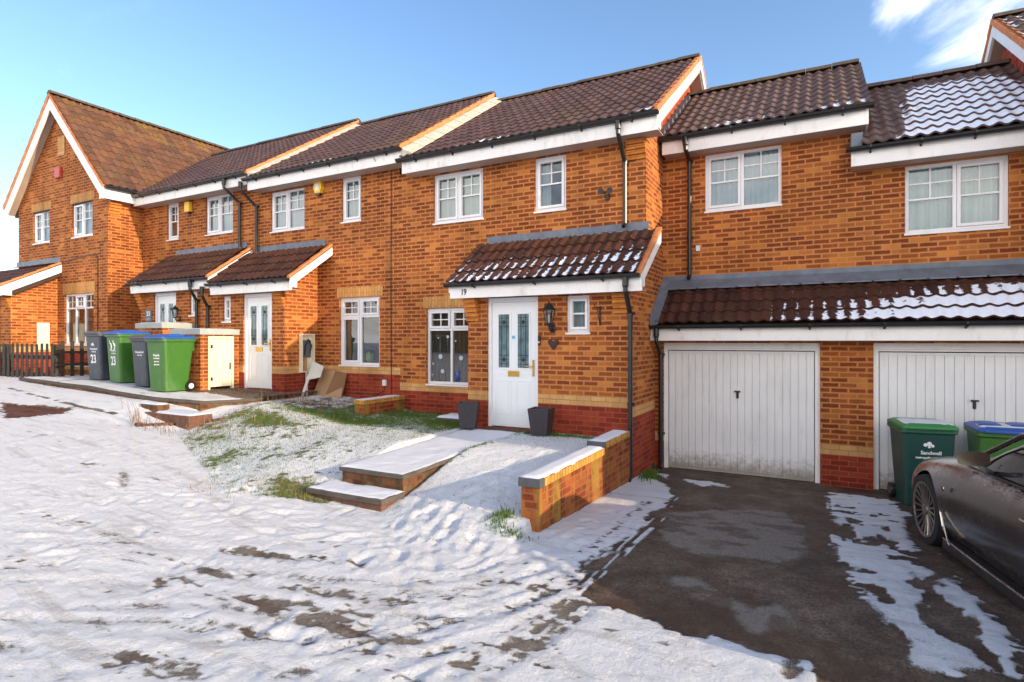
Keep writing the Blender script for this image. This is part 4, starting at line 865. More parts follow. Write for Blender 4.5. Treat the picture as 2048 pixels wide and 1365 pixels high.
FOOT = [(-11.25, 4.66, -0.27, 1.1), (-10.67, 4.75, -0.41, 1.1), (-10.25, 4.34, -0.39, 1.1), (-9.67, 4.43, -0.84, 1.1), (-9.25, 4.0, 0.01, 1.1), (-8.65, 4.05, -0.12, 1.1), (-8.22, 3.65, -0.33, 1.1), (-7.65, 3.76, -0.11, 1.1), (-7.21, 3.38, -0.2, 1.1), (-6.92, 3.58, -0.28, 1.1), (-6.81, 3.3, 0.03, 1.1), (-6.62, 3.53, -0.23, 1.1), (-7.57, 3.61, 0.23, 1.0), (-7.48, 3.9, 0.14, 1.0), (-7.24, 3.71, 0.39, 1.0), (-7.15, 4.0, 0.27, 1.0), (-6.93, 3.8, 0.29, 1.0), (-6.75, 4.1, 0.06, 1.0), (-6.48, 3.88, 0.2, 1.0), (-6.31, 4.18, -0.0, 1.0), (-6.04, 3.96, 0.35, 1.0), (-3.89, 5.06, -1.22, 1.1), (-3.56, 4.86, -1.19, 1.1), (-3.71, 4.51, -1.17, 1.1), (-3.38, 4.31, -1.43, 1.1), (-3.57, 4.07, -1.07, 1.1), (-3.26, 4.0, -0.81, 1.1), (-3.45, 3.76, -1.55, 1.1), (-3.45, 5.94, -2.32, 1.2), (-3.28, 5.68, -2.27, 1.2), (-3.58, 5.62, -1.8, 1.2), (-3.41, 5.36, -1.94, 1.2), (-3.73, 5.22, -1.16, 1.2), (-3.43, 5.04, -1.23, 1.2), (-3.63, 4.75, -1.33, 1.2), (-3.33, 4.57, -1.31, 1.2), (-3.51, 4.22, -0.86, 1.2), (-3.16, 4.23, -0.65, 1.2), (-3.2, 3.89, -1.05, 1.2), (-2.85, 3.9, -0.91, 1.2), (-2.89, 3.55, -0.78, 1.2), (-3.46, 6.97, -1.11, 1.1), (-3.17, 6.66, -1.62, 1.1), (-3.39, 6.3, -1.68, 1.1), (-3.1, 5.99, -1.58, 1.1), (-3.32, 5.62, -1.22, 1.1), (-3.02, 5.42, -1.46, 1.1), (-3.24, 5.14, -1.15, 1.1), (-2.95, 4.94, -1.79, 1.1), (-3.17, 4.65, -1.08, 1.1), (-2.89, 4.61, -1.1, 1.1), (-3.11, 4.44, -1.59, 1.1), (-2.83, 4.41, -1.28, 1.1), (-3.06, 4.24, -1.07, 1.1), (-4.68, 3.78, 0.25, 1.2), (-4.53, 4.09, 0.44, 1.2), (-4.25, 3.89, 0.71, 1.2), (-4.1, 4.19, 0.29, 1.2), (-3.82, 3.99, 0.18, 1.2), (-3.67, 4.29, 0.08, 1.2), (-3.39, 4.09, 0.37, 1.2), (-3.24, 4.4, 0.2, 1.2), (-5.06, 6.05, 1.06, 1.0), (-5.16, 6.44, 1.08, 1.0), (-4.78, 6.6, 1.23, 1.0), (-4.89, 6.96, 1.11, 1.0), (-4.58, 7.09, 1.02, 1.0), (-4.79, 7.36, 0.84, 1.0), (-4.48, 7.49, 1.56, 1.0), (-2.43, 4.09, 1.43, 1.0), (-2.65, 4.36, 1.72, 1.0), (-2.36, 4.56, 1.41, 1.0), (-2.58, 4.83, 1.28, 1.0), (-2.28, 5.1, 1.53, 1.0), (-2.49, 5.44, 1.42, 1.0), (-2.19, 5.71, 1.18, 1.0), (-5.82, 4.19, 3.33, 0.63), (-5.46, 4.81, 4.71, 0.61), (-5.46, 2.43, 4.96, 0.68), (-6.7, 4.95, 2.68, 0.82), (-6.75, 3.41, 2.2, 0.97), (-6.96, 2.78, 1.26, 0.91), (-5.43, 3.99, 1.71, 1.24), (-2.0, 2.55, 1.25, 0.99), (-2.99, 2.57, 1.11, 0.92), (-3.52, 4.75, 5.2, 1.16), (-6.73, 4.94, 3.69, 0.66), (-5.67, 4.01, 2.31, 0.91), (-2.82, 4.54, 3.28, 1.15), (-4.89, 4.93, 3.63, 1.28), (-6.77, 4.7, 3.36, 1.1), (-6.0, 3.83, 1.74, 0.67), (-6.98, 4.76, 4.03, 0.74), (-5.66, 3.61, 4.91, 0.68), (-1.97, 4.85, 1.47, 1.05), (-5.13, 4.21, 0.52, 0.93), (-3.94, 4.03, 4.16, 1.22), (-5.75, 2.8, 2.34, 1.0), (-2.01, 4.25, 4.43, 1.28), (-5.61, 3.07, 2.54, 0.81), (-3.61, 4.87, 0.92, 0.96), (-3.48, 3.68, 5.48, 1.12), (-2.41, 2.69, 1.17, 0.65), (-2.69, 4.9, 0.08, 1.15), (-3.22, 4.76, 1.62, 1.1), (-5.77, 2.6, 4.47, 0.63), (-3.36, 3.14, 2.92, 1.22), (-5.73, 3.62, 2.13, 0.73), (-4.54, 2.87, 4.79, 1.03), (-5.53, 4.93, 2.07, 1.07), (-3.19, 3.09, 0.07, 1.22), (-2.03, 2.84, 0.92, 0.9), (-3.89, 4.97, 5.78, 1.29), (-5.72, 3.96, 2.62, 0.76), (-6.66, 2.84, 2.15, 0.66), (-6.22, 2.52, 3.74, 0.94), (-5.73, 3.77, 2.55, 1.06), (-2.15, 3.32, 3.87, 0.75), (-2.11, 4.01, 0.95, 0.78), (-6.17, 2.87, 1.84, 1.18), (-4.62, 3.12, 2.51, 0.79), (-3.18, 2.55, 1.74, 0.83), (-6.06, 4.32, 1.08, 0.81), (-6.71, 4.36, 2.18, 1.06), (-5.87, 2.46, 1.93, 1.15), (-2.65, 3.31, 5.08, 0.64), (-4.29, 3.07, 2.63, 0.76), (-2.35, 3.19, 5.67, 0.68), (-4.76, 3.55, 4.26, 0.84), (-4.44, 2.58, 1.87, 1.11), (-6.45, 3.6, 1.42, 0.72), (-6.37, 4.52, 4.12, 0.87), (-4.96, 4.29, 3.62, 1.24), (-2.22, 3.65, 3.95, 0.98), (-5.39, 3.58, 4.33, 0.99), (-3.71, 3.67, 5.72, 1.14), (-6.32, 4.52, 5.51, 1.17), (-5.22, 3.36, 1.46, 0.64), (-4.55, 4.61, 4.61, 1.06), (-2.59, 4.11, 1.34, 1.16), (-5.09, 4.71, 1.96, 0.66), (-3.2, 2.68, 5.22, 0.89), (-2.94, 2.54, 3.26, 1.07), (-6.33, 3.98, 0.86, 0.81), (-5.1, 4.01, 0.78, 0.73), (-2.94, 4.26, 2.73, 0.8), (-3.4, 3.62, 1.87, 1.21), (-5.95, 4.49, 3.71, 1.05), (-3.45, 4.35, 5.29, 1.24), (-5.67, 2.83, 5.38, 0.74), (-5.85, 4.49, 5.8, 1.19), (-4.31, 3.38, 5.93, 1.12), (-3.73, 2.43, 1.17, 0.61), (-2.28, 3.01, 1.03, 1.01), (-5.94, 3.82, 5.7, 1.2), (-5.73, 4.78, 2.4, 0.97), (-5.31, 5.0, 1.84, 1.12), (-3.78, 4.19, 0.62, 0.98), (-1.82, 3.86, 1.18, 0.64), (-5.28, 4.34, 0.15, 0.63), (-3.58, 4.69, 2.63, 1.04), (-5.66, 3.11, 2.85, 0.75), (-4.64, 2.79, 5.54, 1.05), (-6.51, 2.9, 4.97, 0.86), (-5.65, 2.46, 4.05, 1.0), (-2.63, 2.84, 4.51, 1.18)]
GROOVE = [([(-9.89, 5.36), (-8.15, 4.48), (-6.76, 3.99), (-5.96, 3.73)], 0.05), ([(-10.38, 5.38), (-8.3, 4.33), (-6.89, 3.63)], 0.06), ([(-10.03, 3.65), (-10.28, 4.35)], 0.04), ([(-6.37, 2.32), (-5.32, 3.01), (-3.93, 3.47)], 0.08), ([(-4.76, 1.73), (-3.84, 2.17), (-3.47, 2.34)], 0.09), ([(-4.83, 1.76), (-3.65, 2.39), (-2.79, 2.54)], 0.05), ([(-2.79, 2.54), (-2.25, 3.28), (-1.85, 4.05)], 0.06), ([(-2.65, 2.49), (-2.17, 3.16), (-1.74, 4.0)], 0.06), ([(-4.74, 2.89), (-3.6, 3.18), (-2.86, 3.49), (-2.28, 4.03)], 0.08), ([(-1.81, 2.64), (-1.67, 3.02), (-1.55, 3.74)], 0.05), ([(-1.66, 2.72), (-1.54, 3.09), (-1.4, 3.73)], 0.05), ([(-1.48, 4.15), (-1.38, 4.88)], 0.04), ([(-5.71, 2.08), (-5.17, 2.53), (-4.12, 2.9), (-3.04, 3.14), (-2.43, 3.54), (-2.02, 4.23)], 0.07), ([(-5.42, 1.98), (-4.83, 2.43), (-3.74, 2.76), (-2.74, 2.93), (-2.21, 3.22), (-1.83, 3.67), (-1.68, 4.24)], 0.07), ([(-4.38, 1.59), (-3.79, 1.85), (-3.13, 2.11), (-2.44, 2.3)], 0.08), ([(-4.57, 2.08), (-3.79, 2.56), (-2.93, 2.75), (-2.16, 2.88)], 0.06), ([(-3.73, 1.58), (-3.32, 2.24), (-2.49, 2.84), (-1.95, 3.44), (-1.78, 4.09)], 0.06), ([(-2.3, 2.38), (-2.07, 2.8), (-1.78, 3.27), (-1.59, 3.93)], 0.06), ([(-2.64, 2.19), (-2.37, 2.71), (-1.99, 3.25), (-1.78, 3.98)], 0.05), ([(-6.76, 2.46), (-5.66, 2.98), (-4.33, 3.38), (-3.19, 3.64), (-2.51, 4.02), (-2.14, 4.59), (-2.03, 5.7)], 0.07), ([(-1.62, 2.86), (-1.53, 3.29), (-1.45, 3.75)], 0.04)]
def ground_fields(x, y):
    h, wv, t = base_h(x, y)
    lawn = wv * (t > .02) * (x > -10.6) * (y < 9.3)
    n1 = fbm(x, y, 1.3, 5, 3); n2 = fbm(x, y, 6.0, 4, 9); n3 = fbm(x, y, 22.0, 3, 21)
    # ---- snow amount (1 = covered)
    s = np.full(x.shape, .97)
    wx = x + (n2 - .5) * .16; wy = y + (fbm(x, y, 5.0, 3, 31) - .5) * .16
    a = poly_sd(wx, wy, ASPH); s = np.minimum(s, sstep(a + (n3 - .5) * .10, -.05, .05))
    for pl in SNOWP:
        b = poly_sd(wx, wy, pl); s = np.maximum(s, 1 - sstep(b + (n3 - .5) * .12, -.06, .05) * 1.0)
    melt = sstep(fbm(x * 1.0, y * 1.5, 3.6, 4, 77), .60, .66) * (x > -.2) * (y > 4.4)       # melted pools between the two drives
    s = s * (1 - melt * .9)
    for pts, w, k in TRACKS:
        d = seg_dist(x + (n2 - .5) * .1, y + (n1 - .5) * .12, pts)
        # coverage breaks up along the track
        cov = sstep(fbm(x * .7, y * 2.2, 7.0, 4, 55) * .52 + n3 * .18 + .30 * vnoise(x * 2.0, d * 55, 7), .715 - k * .23, .80 - k * .23)
        s = np.minimum(s, 1 - .56 * cov * (1 - sstep(d, w * .3, w * 1.1)))
    lx = n2 * .01
    for pts, offs in LINES:
        for (ox, oy) in offs:
            d = seg_dist(x + lx, y, [(p[0] + ox, p[1] + oy) for p in pts])
            gate = sstep(fbm(x, y, 3.0, 3, 120 + int(abs(ox) * 97)), .42, .55)
            s = np.maximum(s, .80 * gate * (1 - sstep(d, .006, .026)))
    brk = sstep(fbm(x * .45, y * 1.5, 4.0, 5, 91) * .7 + n3 * .3, .71, .76) * (1 - lawn) * (y < 4.5) * (x < 1)
    s = s * (1 - brk * .5) - .20 * (1 - lawn) * sstep(fbm(x * .5, y * 1.4, 2.2, 4, 131), .48, .68)
    rp = poly_sd(wx * 1.0, wy, BROWNP); s = np.minimum(s, sstep(rp + (n3 - .5) * .3, -.12, .10))
    kb = seg_dist(x, y, KERB); s = np.minimum(s, np.where(fbm(x, y, 5, 2, 66) > .36, sstep(kb, .015, .05), 1))
    sl = poly_sd(wx, wy, SLUSHZ); s = np.maximum(s, .72 * (1 - sstep(sl, -.15, .05)) * sstep(fbm(x * 1.3, y * .55, 4.2, 5, 161), .39, .50))
    # ---- lawn: grass shows through
    g = fbm(x, y, 2.2, 4, 41); gz = np.zeros(x.shape)
    near = 1 - sstep(y, 7.4, 8.3)
    gz += lawn * .42 * (1 - sstep(x, -5.3, -5.1)) * sstep(x, -9.6, -8.8)
    gz += lawn * sstep(x, -9.3, -8.6) * (1 - sstep(x, -3.9, -3.2) * .6) * sstep(y, 6.9, 7.9) * .45
    for (cx_, cy_, rx_, ry_, v_) in GRASSB: gz += lawn * .75 * v_ * np.exp(-((x - cx_) / rx_) ** 2 - ((y - cy_) / ry_) ** 2)
    rightside = sstep(x, -4.3, -4.0); gz = gz * (1 - .55 * rightside * (1 - sstep(y, 7.2, 7.8)))
    gz = np.clip(gz * .8, 0, 1)
    cover = sstep(g * .25 + n2 * .25 + n3 * .50 + gz * .42, .60, .86) * lawn
    s = s * (1 - cover * .62)
    # ---- relief
    z = h.copy(); covd = np.clip(s, 0, 1)
    rough = .014 * (n1 - .5) + .017 * (n2 - .5) + .020 * (n3 - .5)
    ft = np.zeros(x.shape)
    for (fx, fy, fa, sz) in FOOT:
        ca, sa = math.cos(fa), math.sin(fa); u = ((x - fx) * ca + (y - fy) * sa) / (.15 * sz); v = (-(x - fx) * sa + (y - fy) * ca) / (.055 * sz)
        m = (np.abs(u) < 3) & (np.abs(v) < 4)
        if not m.any(): continue
        q = u * u + v * v; ft = ft + np.where(m, -.016 * np.exp(-q * q) + .006 * np.exp(-(np.sqrt(q) - 1.35) ** 2 * 6), 0)
    gr = np.zeros(x.shape)
    for pts, w in GROOVE:
        d = seg_dist(x + (n1 - .5) * .05, y, pts); gr += -.007 * np.exp(-(d / w) ** 2) + .004 * np.exp(-((d - w * 1.6) / (w * .5)) ** 2) + .005 * np.exp(-(d / w) ** 2) * np.sin(np.minimum(d, 1) * 190)
        s = s - .30 * np.exp(-(d / (w * .9)) ** 2) * sstep(fbm(x * .6, y * 3, 6.0, 3, 141) * .6 + .4 * vnoise(x * 2, d * 60, 9), .42, .62) * (1 - lawn)
    onroad = 1 - sstep(poly_sd(x, y, ASPH), .3, -.1) * 0
    z += covd * (.018 + rough + ft + gr) + (1 - covd) * .003 * (n3 - .5)
    z += lawn * (1 - covd) * .015
    blk = (y > 8.0) * (x > -2.4); z = np.where(blk, h + covd * .008 - .004, z)
    under = (x > -5.13) & (x < -4.15) & (y > 5.10) & (y < 8.12); z = np.where(under, h - .12, z)
    fl = (x > -16.7) & (x < -9.3) & (y > 6.75); z = np.where(fl, np.minimum(z, .93), z)
    soil = lawn * np.clip(sstep(x, -7.6, -8.2) * sstep(y, 7.2, 7.6) + sstep(x, -8.9, -9.5) * .8, 0, 1)
    dry = np.zeros(x.shape)
    for pl in DRYP: dry = np.maximum(dry, 1 - sstep(poly_sd(x + (n2-.5)*.30 + (n3-.5)*.08, y + (n1-.5)*.35 + (n3-.5)*.08, pl), -.03, .03))
    dry = np.maximum(dry, .85 * sstep(poly_sd(x, y, ASPH), .0, .25) * (1 - lawn))
    holes = sstep(fbm(x, y * 1.5, 4.5, 3, 15), .57, .60); dry = dry * (1 - holes * .7)
    red = 1 - sstep(poly_sd(wx, wy, BROWNP), -.1, .1)
    return z, s, lawn, soil, dry, red, wv, t, gz
def ax(*segs):
    out = []
    for a, b, st in segs: out += list(np.arange(a, b - 1e-6, st))
    out.append(segs[-1][1]); return np.array(out)
gx = ax((-160, -40, 20), (-40, -26, 2), (-26, -14, .10), (-14, -9, .055), (-9, -2.56, .032), (-2.56, -2.50, .03), (-2.50, 1.8, .032), (1.8, 4, .11), (4, 12, 1.0), (12, 40, 4), (40, 160, 20))
gy = ax((-160, -20, 20), (-20, 0, 2), (0, .8, .2), (.8, 5.03, .030), (5.03, 5.09, .03), (5.09, 8.2, .034), (8.2, 9.6, .05), (9.6, 20, 1.3), (20, 60, 5), (60, 160, 20))
XX, YY = np.meshgrid(gx, gy); x_, y_ = XX.ravel(), YY.ravel()
z_, s_, lawn_, soil_, dry_, red_, wv_, t_, gz_ = ground_fields(x_, y_)
far_ = (x_ < -27) | (x_ > 5) | (y_ < -1) | (y_ > 10); s_ = np.where(far_, .97, s_)
nx_, ny_ = len(gx), len(gy)
ii, jj = np.meshgrid(np.arange(nx_ - 1), np.arange(ny_ - 1)); a_ = (jj * nx_ + ii).ravel()
quads = np.stack([a_, a_ + 1, a_ + nx_ + 1, a_ + nx_], 1); fc = quads[:, 0]
fx_, fy_ = x_[fc], y_[fc]
is_drive = (fx_ > -2.55) & (fx_ < 3.9) & (fy_ > 4.9) & (fy_ < 9.7)
is_lawn = (lawn_[fc] > .5) & ~is_drive
is_road = ~is_drive & ~is_lawn & (fy_ < 7) & (fx_ > -26) & (fx_ < 4) & (fy_ > .7)
is_ground = ~(is_drive | is_lawn | is_road)

def ground_mat():
    n = NT('snowy_ground'); o = n.obj()
    s = n.attr('snow'); lawn = n.attr('lawn'); soil = n.attr('soil'); dry = n.attr('dry'); red = n.attr('red')
    f1 = n.noise(o, 34, 5, .7); f2 = n.noise(o, 160, 3, .6); f0 = n.noise(o, 7, 5, .65)
    m = n.math('ADD', s, n.math('ADD', n.math('MULTIPLY', n.math('SUBTRACT', f1, .5), .75), n.math('MULTIPLY', n.math('SUBTRACT', f2, .5), .95)))
    m = n.step(m, .42, .60)
    # asphalt: dark aggregate with pale stone flecks
    vo = n.add('ShaderNodeTexVoronoi'); n.val(vo.inputs[0], o); vo.inputs['Scale'].default_value = 70
    ag = n.mix(vo.outputs['Color'], (.045, .031, .022), (.155, .112, .080)); ag = n.mix(n.step(f2, .66, .72), ag, (.30, .27, .23))
    ag = n.mix(1.0, ag, n.ramp(n.noise(o, 2.6, 6, .72), [(.35, .55), (.5, 1.0), (.66, 1.7)]), 'MULTIPLY')
    ag = n.mix(n.math('MULTIPLY', n.step(n.noise(o, 1.6, 5, .65), .48, .60), .65), ag, (.085, .042, .024))
    dryc = n.mix(vo.outputs['Color'], (.17, .145, .12), (.29, .25, .21)); asph = n.mix(n.math('MULTIPLY', dry, .9), ag, dryc)
    bt = n.add('ShaderNodeTexBrick'); n.val(bt.inputs['Vector'], o); bt.inputs['Scale'].default_value = 1; bt.inputs['Brick Width'].default_value = .2; bt.inputs['Row Height'].default_value = .1
    bt.inputs['Mortar Size'].default_value = .005; bt.inputs['Color1'].default_value = (.10, .035, .022, 1); bt.inputs['Color2'].default_value = (.16, .060, .040, 1); bt.inputs['Mortar'].default_value = (.04, .02, .015, 1)
    asph = n.mix(red, asph, bt.outputs[0])
    gcol = n.mix(f1, (.065, .075, .030), (.20, .21, .12)); scol = n.mix(f1, (.05, .032, .018), (.13, .085, .05)); gcol = n.mix(soil, gcol, scol)
    base = n.mix(lawn, asph, gcol)
    thin = n.step(n.math('ADD', s, n.math('MULTIPLY', n.math('SUBTRACT', f0, .5), .8)), .30, .80)
    snowc = n.mix(thin, (.50, .50, .51), (.72, .73, .75))
    slush = n.noise(n.mapping(o, (1.1, 5.5, 1)), 1.3, 6, .68, .4)
    snowc = n.mix(n.math('MULTIPLY', n.math('MULTIPLY', n.step(slush, .50, .66), .60), n.math('SUBTRACT', 1.0, lawn)), snowc, (.46, .44, .42))
    snowc = n.mix(n.math('MULTIPLY', n.math('MULTIPLY', n.step(n.noise(n.mapping(o, (2, 6, 1)), 4.5, 5, .75), .60, .70), .6), n.math('SUBTRACT', 1.0, lawn)), snowc, (.33, .31, .29))
    snowc = n.mix(n.math('MULTIPLY', n.step(n.noise(o, 60, 3, .7), .66, .74), .5), snowc, (.40, .36, .31))
    col = n.mix(m, base, snowc)
    rw = n.math('MULTIPLY_ADD', dry, .45, n.math('MULTIPLY_ADD', f0, .35, .42)); rw = n.math('MAXIMUM', rw, n.math('MULTIPLY', lawn, .9))
    mr = n.add('ShaderNodeMix', data_type='FLOAT'); n.val(mr.inputs[0], m); n.val(mr.inputs[2], rw); n.val(mr.inputs[3], .62)
    n.set(col, mr.outputs[0], spec=.3)
    hh = n.math('ADD', n.math('MULTIPLY', m, 1.6), n.math('ADD', n.math('MULTIPLY', f1, 1.1), n.math('ADD', n.math('MULTIPLY', f2, .5), n.math('MULTIPLY', f0, 1.2))))
    n.bump(hh, .9, .020); return n.m
GMAT = ground_mat()
def ground_obj(name, mask):
    q = quads[mask]; used = np.unique(q); mp = np.full(len(x_), -1); mp[used] = np.arange(len(used)); q = mp[q]
    me = bpy.data.meshes.new(name); me.vertices.add(len(used)); me.vertices.foreach_set('co', np.stack([x_[used], y_[used], z_[used]], 1).astype(np.float32).ravel())
    me.loops.add(len(q) * 4); me.loops.foreach_set('vertex_index', q.astype(np.int32).ravel())
    me.polygons.add(len(q)); me.polygons.foreach_set('loop_start', np.arange(0, len(q) * 4, 4, dtype=np.int32))
    me.update(calc_edges=True); me.validate()
    for nm, arr in (('snow', s_), ('lawn', lawn_), ('soil', soil_), ('dry', dry_), ('red', red_)):
        me.attributes.new(nm, 'FLOAT', 'POINT').data.foreach_set('value', arr[used].astype(np.float32))
    me.polygons.foreach_set('use_smooth', [True] * len(me.polygons)); me.materials.append(GMAT)
    o = bpy.data.objects.new(name, me); C.objects.link(o); return tag(o, kind='structure')
ground_obj('ground', is_ground); ground_obj('road', is_road); ground_obj('driveway', is_drive); ground_obj('lawn', is_lawn)
def gh(x, y):
    z = ground_fields(np.array([float(x)]), np.array([float(y)]))[0]; return float(z[0])

# ---- grass and dead stems poking through the snow
def blades(name, xs, ys, hs, ws, mat, tone, lean=.5, seed=1):
    rg = np.random.default_rng(seed); n = len(xs); zs = ground_fields(xs, ys)[0] - .006
    an = rg.uniform(0, 6.283, n); ln = rg.uniform(0, lean, n) * hs; la = rg.uniform(0, 6.283, n)
    dx, dy = np.cos(an) * ws / 2, np.sin(an) * ws / 2
    v = np.zeros((n, 5, 3)); mx, my = ln * np.cos(la), ln * np.sin(la)
    v[:, 0] = np.stack([xs - dx, ys - dy, zs], 1); v[:, 1] = np.stack([xs + dx, ys + dy, zs], 1)
    v[:, 2] = np.stack([xs + dx*.7 + mx*.35, ys + dy*.7 + my*.35, zs + hs*.6], 1); v[:, 3] = np.stack([xs - dx*.7 + mx*.35, ys - dy*.7 + my*.35, zs + hs*.6], 1)
    v[:, 4] = np.stack([xs + mx, ys + my, zs + hs], 1)
    me = bpy.data.meshes.new(name); me.vertices.add(n * 5); me.vertices.foreach_set('co', v.astype(np.float32).ravel())
    b = (np.arange(n) * 5)[:, None]; q = (b + np.array([0, 1, 2, 3])).ravel(); t3 = (b + np.array([3, 2, 4])).ravel()
    me.loops.add(n * 7); me.loops.foreach_set('vertex_index', np.concatenate([q, t3]).astype(np.int32))
    me.polygons.add(n * 2); me.polygons.foreach_set('loop_start', np.concatenate([np.arange(n) * 4, n * 4 + np.arange(n) * 3]).astype(np.int32))
    me.update(calc_edges=True); me.attributes.new('tone', 'FLOAT', 'POINT').data.foreach_set('value', np.repeat(tone, 5).astype(np.float32))
    me.materials.append(mat); o = bpy.data.objects.new(name, me); C.objects.link(o); return o
def blade_mat(name, stops):
    n = NT(name); n.set(n.ramp(n.attr('tone'), stops), .7, spec=.2); return n.m
GRASSM = blade_mat('grass_blades', [(0, (.055, .11, .016)), (.45, (.10, .17, .022)), (.7, (.17, .22, .045)), (.85, (.26, .19, .06)), (1, (.32, .22, .10))])
STEMM = blade_mat('dead_stems', [(0, (.10, .05, .025)), (.6, (.24, .14, .07)), (1, (.40, .28, .16))])
rg = np.random.default_rng(5)
N = 900000; bx = rg.uniform(-10.4, -2.6, N); by = rg.uniform(4.0, 9.0, N)
_, bs, bl, bsoil, _, _, _, _, bgz = ground_fields(bx, by)
inslab = (bx > -5.16) & (bx < -4.14) & (by > 4.72) & (by < 8.12)
inporch = (bx > -5.25) & (by > 8.08)
dens = bl * (np.clip(1.02 - bs, 0, 1) ** 1.1 * .17 + .016 + .34 * np.clip(bgz - .25, 0, 1)) * (1 - bsoil * .85)
dens = np.where(inslab | inporch | ((bx < -9.4) & (by > 6.3)) | ((bx > -10.6) & (bx < -9.0) & (by > 5.7) & (by < 6.4)), 0, dens)
keep = rg.random(N) < dens * .9
bx, by, bgz = bx[keep], by[keep], bgz[keep]; n = len(bx)
brown = np.exp(-((bx + 5.35) / .9) ** 2 - ((by - 4.9) / .6) ** 2) + np.exp(-((bx + 9.4) / 1.0) ** 2) * .7
tone = np.clip(rg.random(n) * .7 + brown * .7 * rg.random(n), 0, 1)
tag(blades('lawn_grass', bx, by, rg.uniform(.008, .026, n) + .040 * np.clip(bgz, 0, 1) * rg.random(n), rg.uniform(.003, .006, n), GRASSM, tone), 'short green and straw grass blades poking through thin snow on the lawn', 'grass', kind='stuff')
cl = []
for (cx_, cy_, sp, k, hh) in [(-9.9, 5.6, .35, 60, .28), (-9.0, 5.7, .5, 90, .22), (-8.2, 6.3, .5, 70, .2), (-9.2, 7.6, .35, 60, .22), (-8.6, 7.7, .3, 60, .25), (-8.0, 7.9, .4, 50, .2), (-10.1, 5.5, .12, 14, .55), (-7.9, 7.2, .5, 30, .15), (-9.4, 8.2, .4, 70, .15), (-10.2, 7.7, .5, 60, .06), (-6.3, 4.3, .3, 40, .1), (-9.6, 7.3, .3, 30, .3)]:
    for i in range(k): cl.append((cx_ + rg.normal() * sp, cy_ + rg.normal() * sp * .45, hh * rg.uniform(.4, 1.1)))
cl = np.array(cl); n = len(cl); ok = ~((cl[:, 0] < -9.3) & (cl[:, 1] > 6.2)) & ~((cl[:, 0] > -10.5) & (cl[:, 0] < -9.05) & (cl[:, 1] > 5.7) & (cl[:, 1] < 6.3)) & (cl[:, 1] < 8.9); cl = cl[ok]; n = len(cl)
tag(blades('dead_weeds', cl[:, 0], cl[:, 1], cl[:, 2], np.full(n, .007), STEMM, rg.random(n), .7, 3), 'brown dead weed stems standing in snow beside the raised platform and steps', 'weeds', kind='stuff')
def tuft(cx_, cy_, sx, sy, k, hh, name, label, seed, cat='grass tuft'):
    r2 = np.random.default_rng(seed); xs = cx_ + r2.normal(size=k) * sx; ys = cy_ + r2.normal(size=k) * sy
    okk = ~((xs > -2.64) & (xs < -2.4) & (ys > 5.05)); xs, ys = xs[okk], ys[okk]
    return tag(blades(name, xs, ys, r2.uniform(.4, 1.1, len(xs)) * hh, r2.uniform(.006, .012, len(xs)), GRASSM, r2.random(len(xs)) * .6, .8, seed), label, cat)
tuft(-2.80, 4.98, .07, .09, 200, .075, 'grass_tuft', 'green snow-dusted weed tuft at the near foot of the long garden wall', 11)
tuft(-2.60, 4.78, .10, .05, 130, .06, 'grass_tuft', 'low green tuft in the snow just in front of the long garden wall', 12)
tuft(-2.30, 8.62, .07, .18, 320, .13, 'grass_tuft', 'green weeds growing between the two black downpipes by the garage', 13)

# ================================================================ GARDEN STRUCTURES
def snowcap(x0, x1, y0, y1, z, name, parent, seed=0, th=.022, n=24, edge=.03, zfun=None, bare=0.0):
    """lumpy sheet of snow lying on a flat top"""
    kx, ky = max(2, int((x1-x0)/.035)), max(2, int((y1-y0)/.035)); X, Y = np.meshgrid(np.linspace(x0, x1, kx+1), np.linspace(y0, y1, ky+1)); X, Y = X.ravel(), Y.ravel()
    e = np.minimum(np.minimum(X-x0, x1-X), np.minimum(Y-y0, y1-Y)); r = np.clip(e / edge, 0, 1) ** .5
    Z = (zfun(X, Y) if zfun else z) - .004 + r * (th * (.75 + .5 * fbm(X, Y, 3, 3, seed)) + .010 * (fbm(X, Y, 14, 3, seed + 4) - .5)) - bare * sstep(fbm(X, Y, 3.5, 3, seed + 8), .52, .62) * th * 1.6
    jx = (fbm(X, Y, 9, 2, seed+2) - .5) * .03 * (e < .005); me = bpy.data.meshes.new(name)
    fs = [(j*(kx+1)+i, j*(kx+1)+i+1, (j+1)*(kx+1)+i+1, (j+1)*(kx+1)+i) for j in range(ky) for i in range(kx)]
    me.from_pydata(list(zip((X + jx).tolist(), Y.tolist(), Z.tolist())), [], fs); me.materials.append(SNOW); me.polygons.foreach_set('use_smooth', [True]*len(fs))
    o = bpy.data.objects.new(name, me); link(o, parent); return o
def snow_mat():
    n = NT('snow'); o = n.obj(); a = n.noise(o, 30, 5, .7); b = n.noise(o, 110, 3)
    n.set(n.mix(n.step(b, .60, .72), (.72, .73, .76), (.60, .61, .64)), .6, spec=.35); n.bump(n.math('ADD', a, n.math('MULTIPLY', b, .4)), .6, .012); return n.m
SNOW = snow_mat()
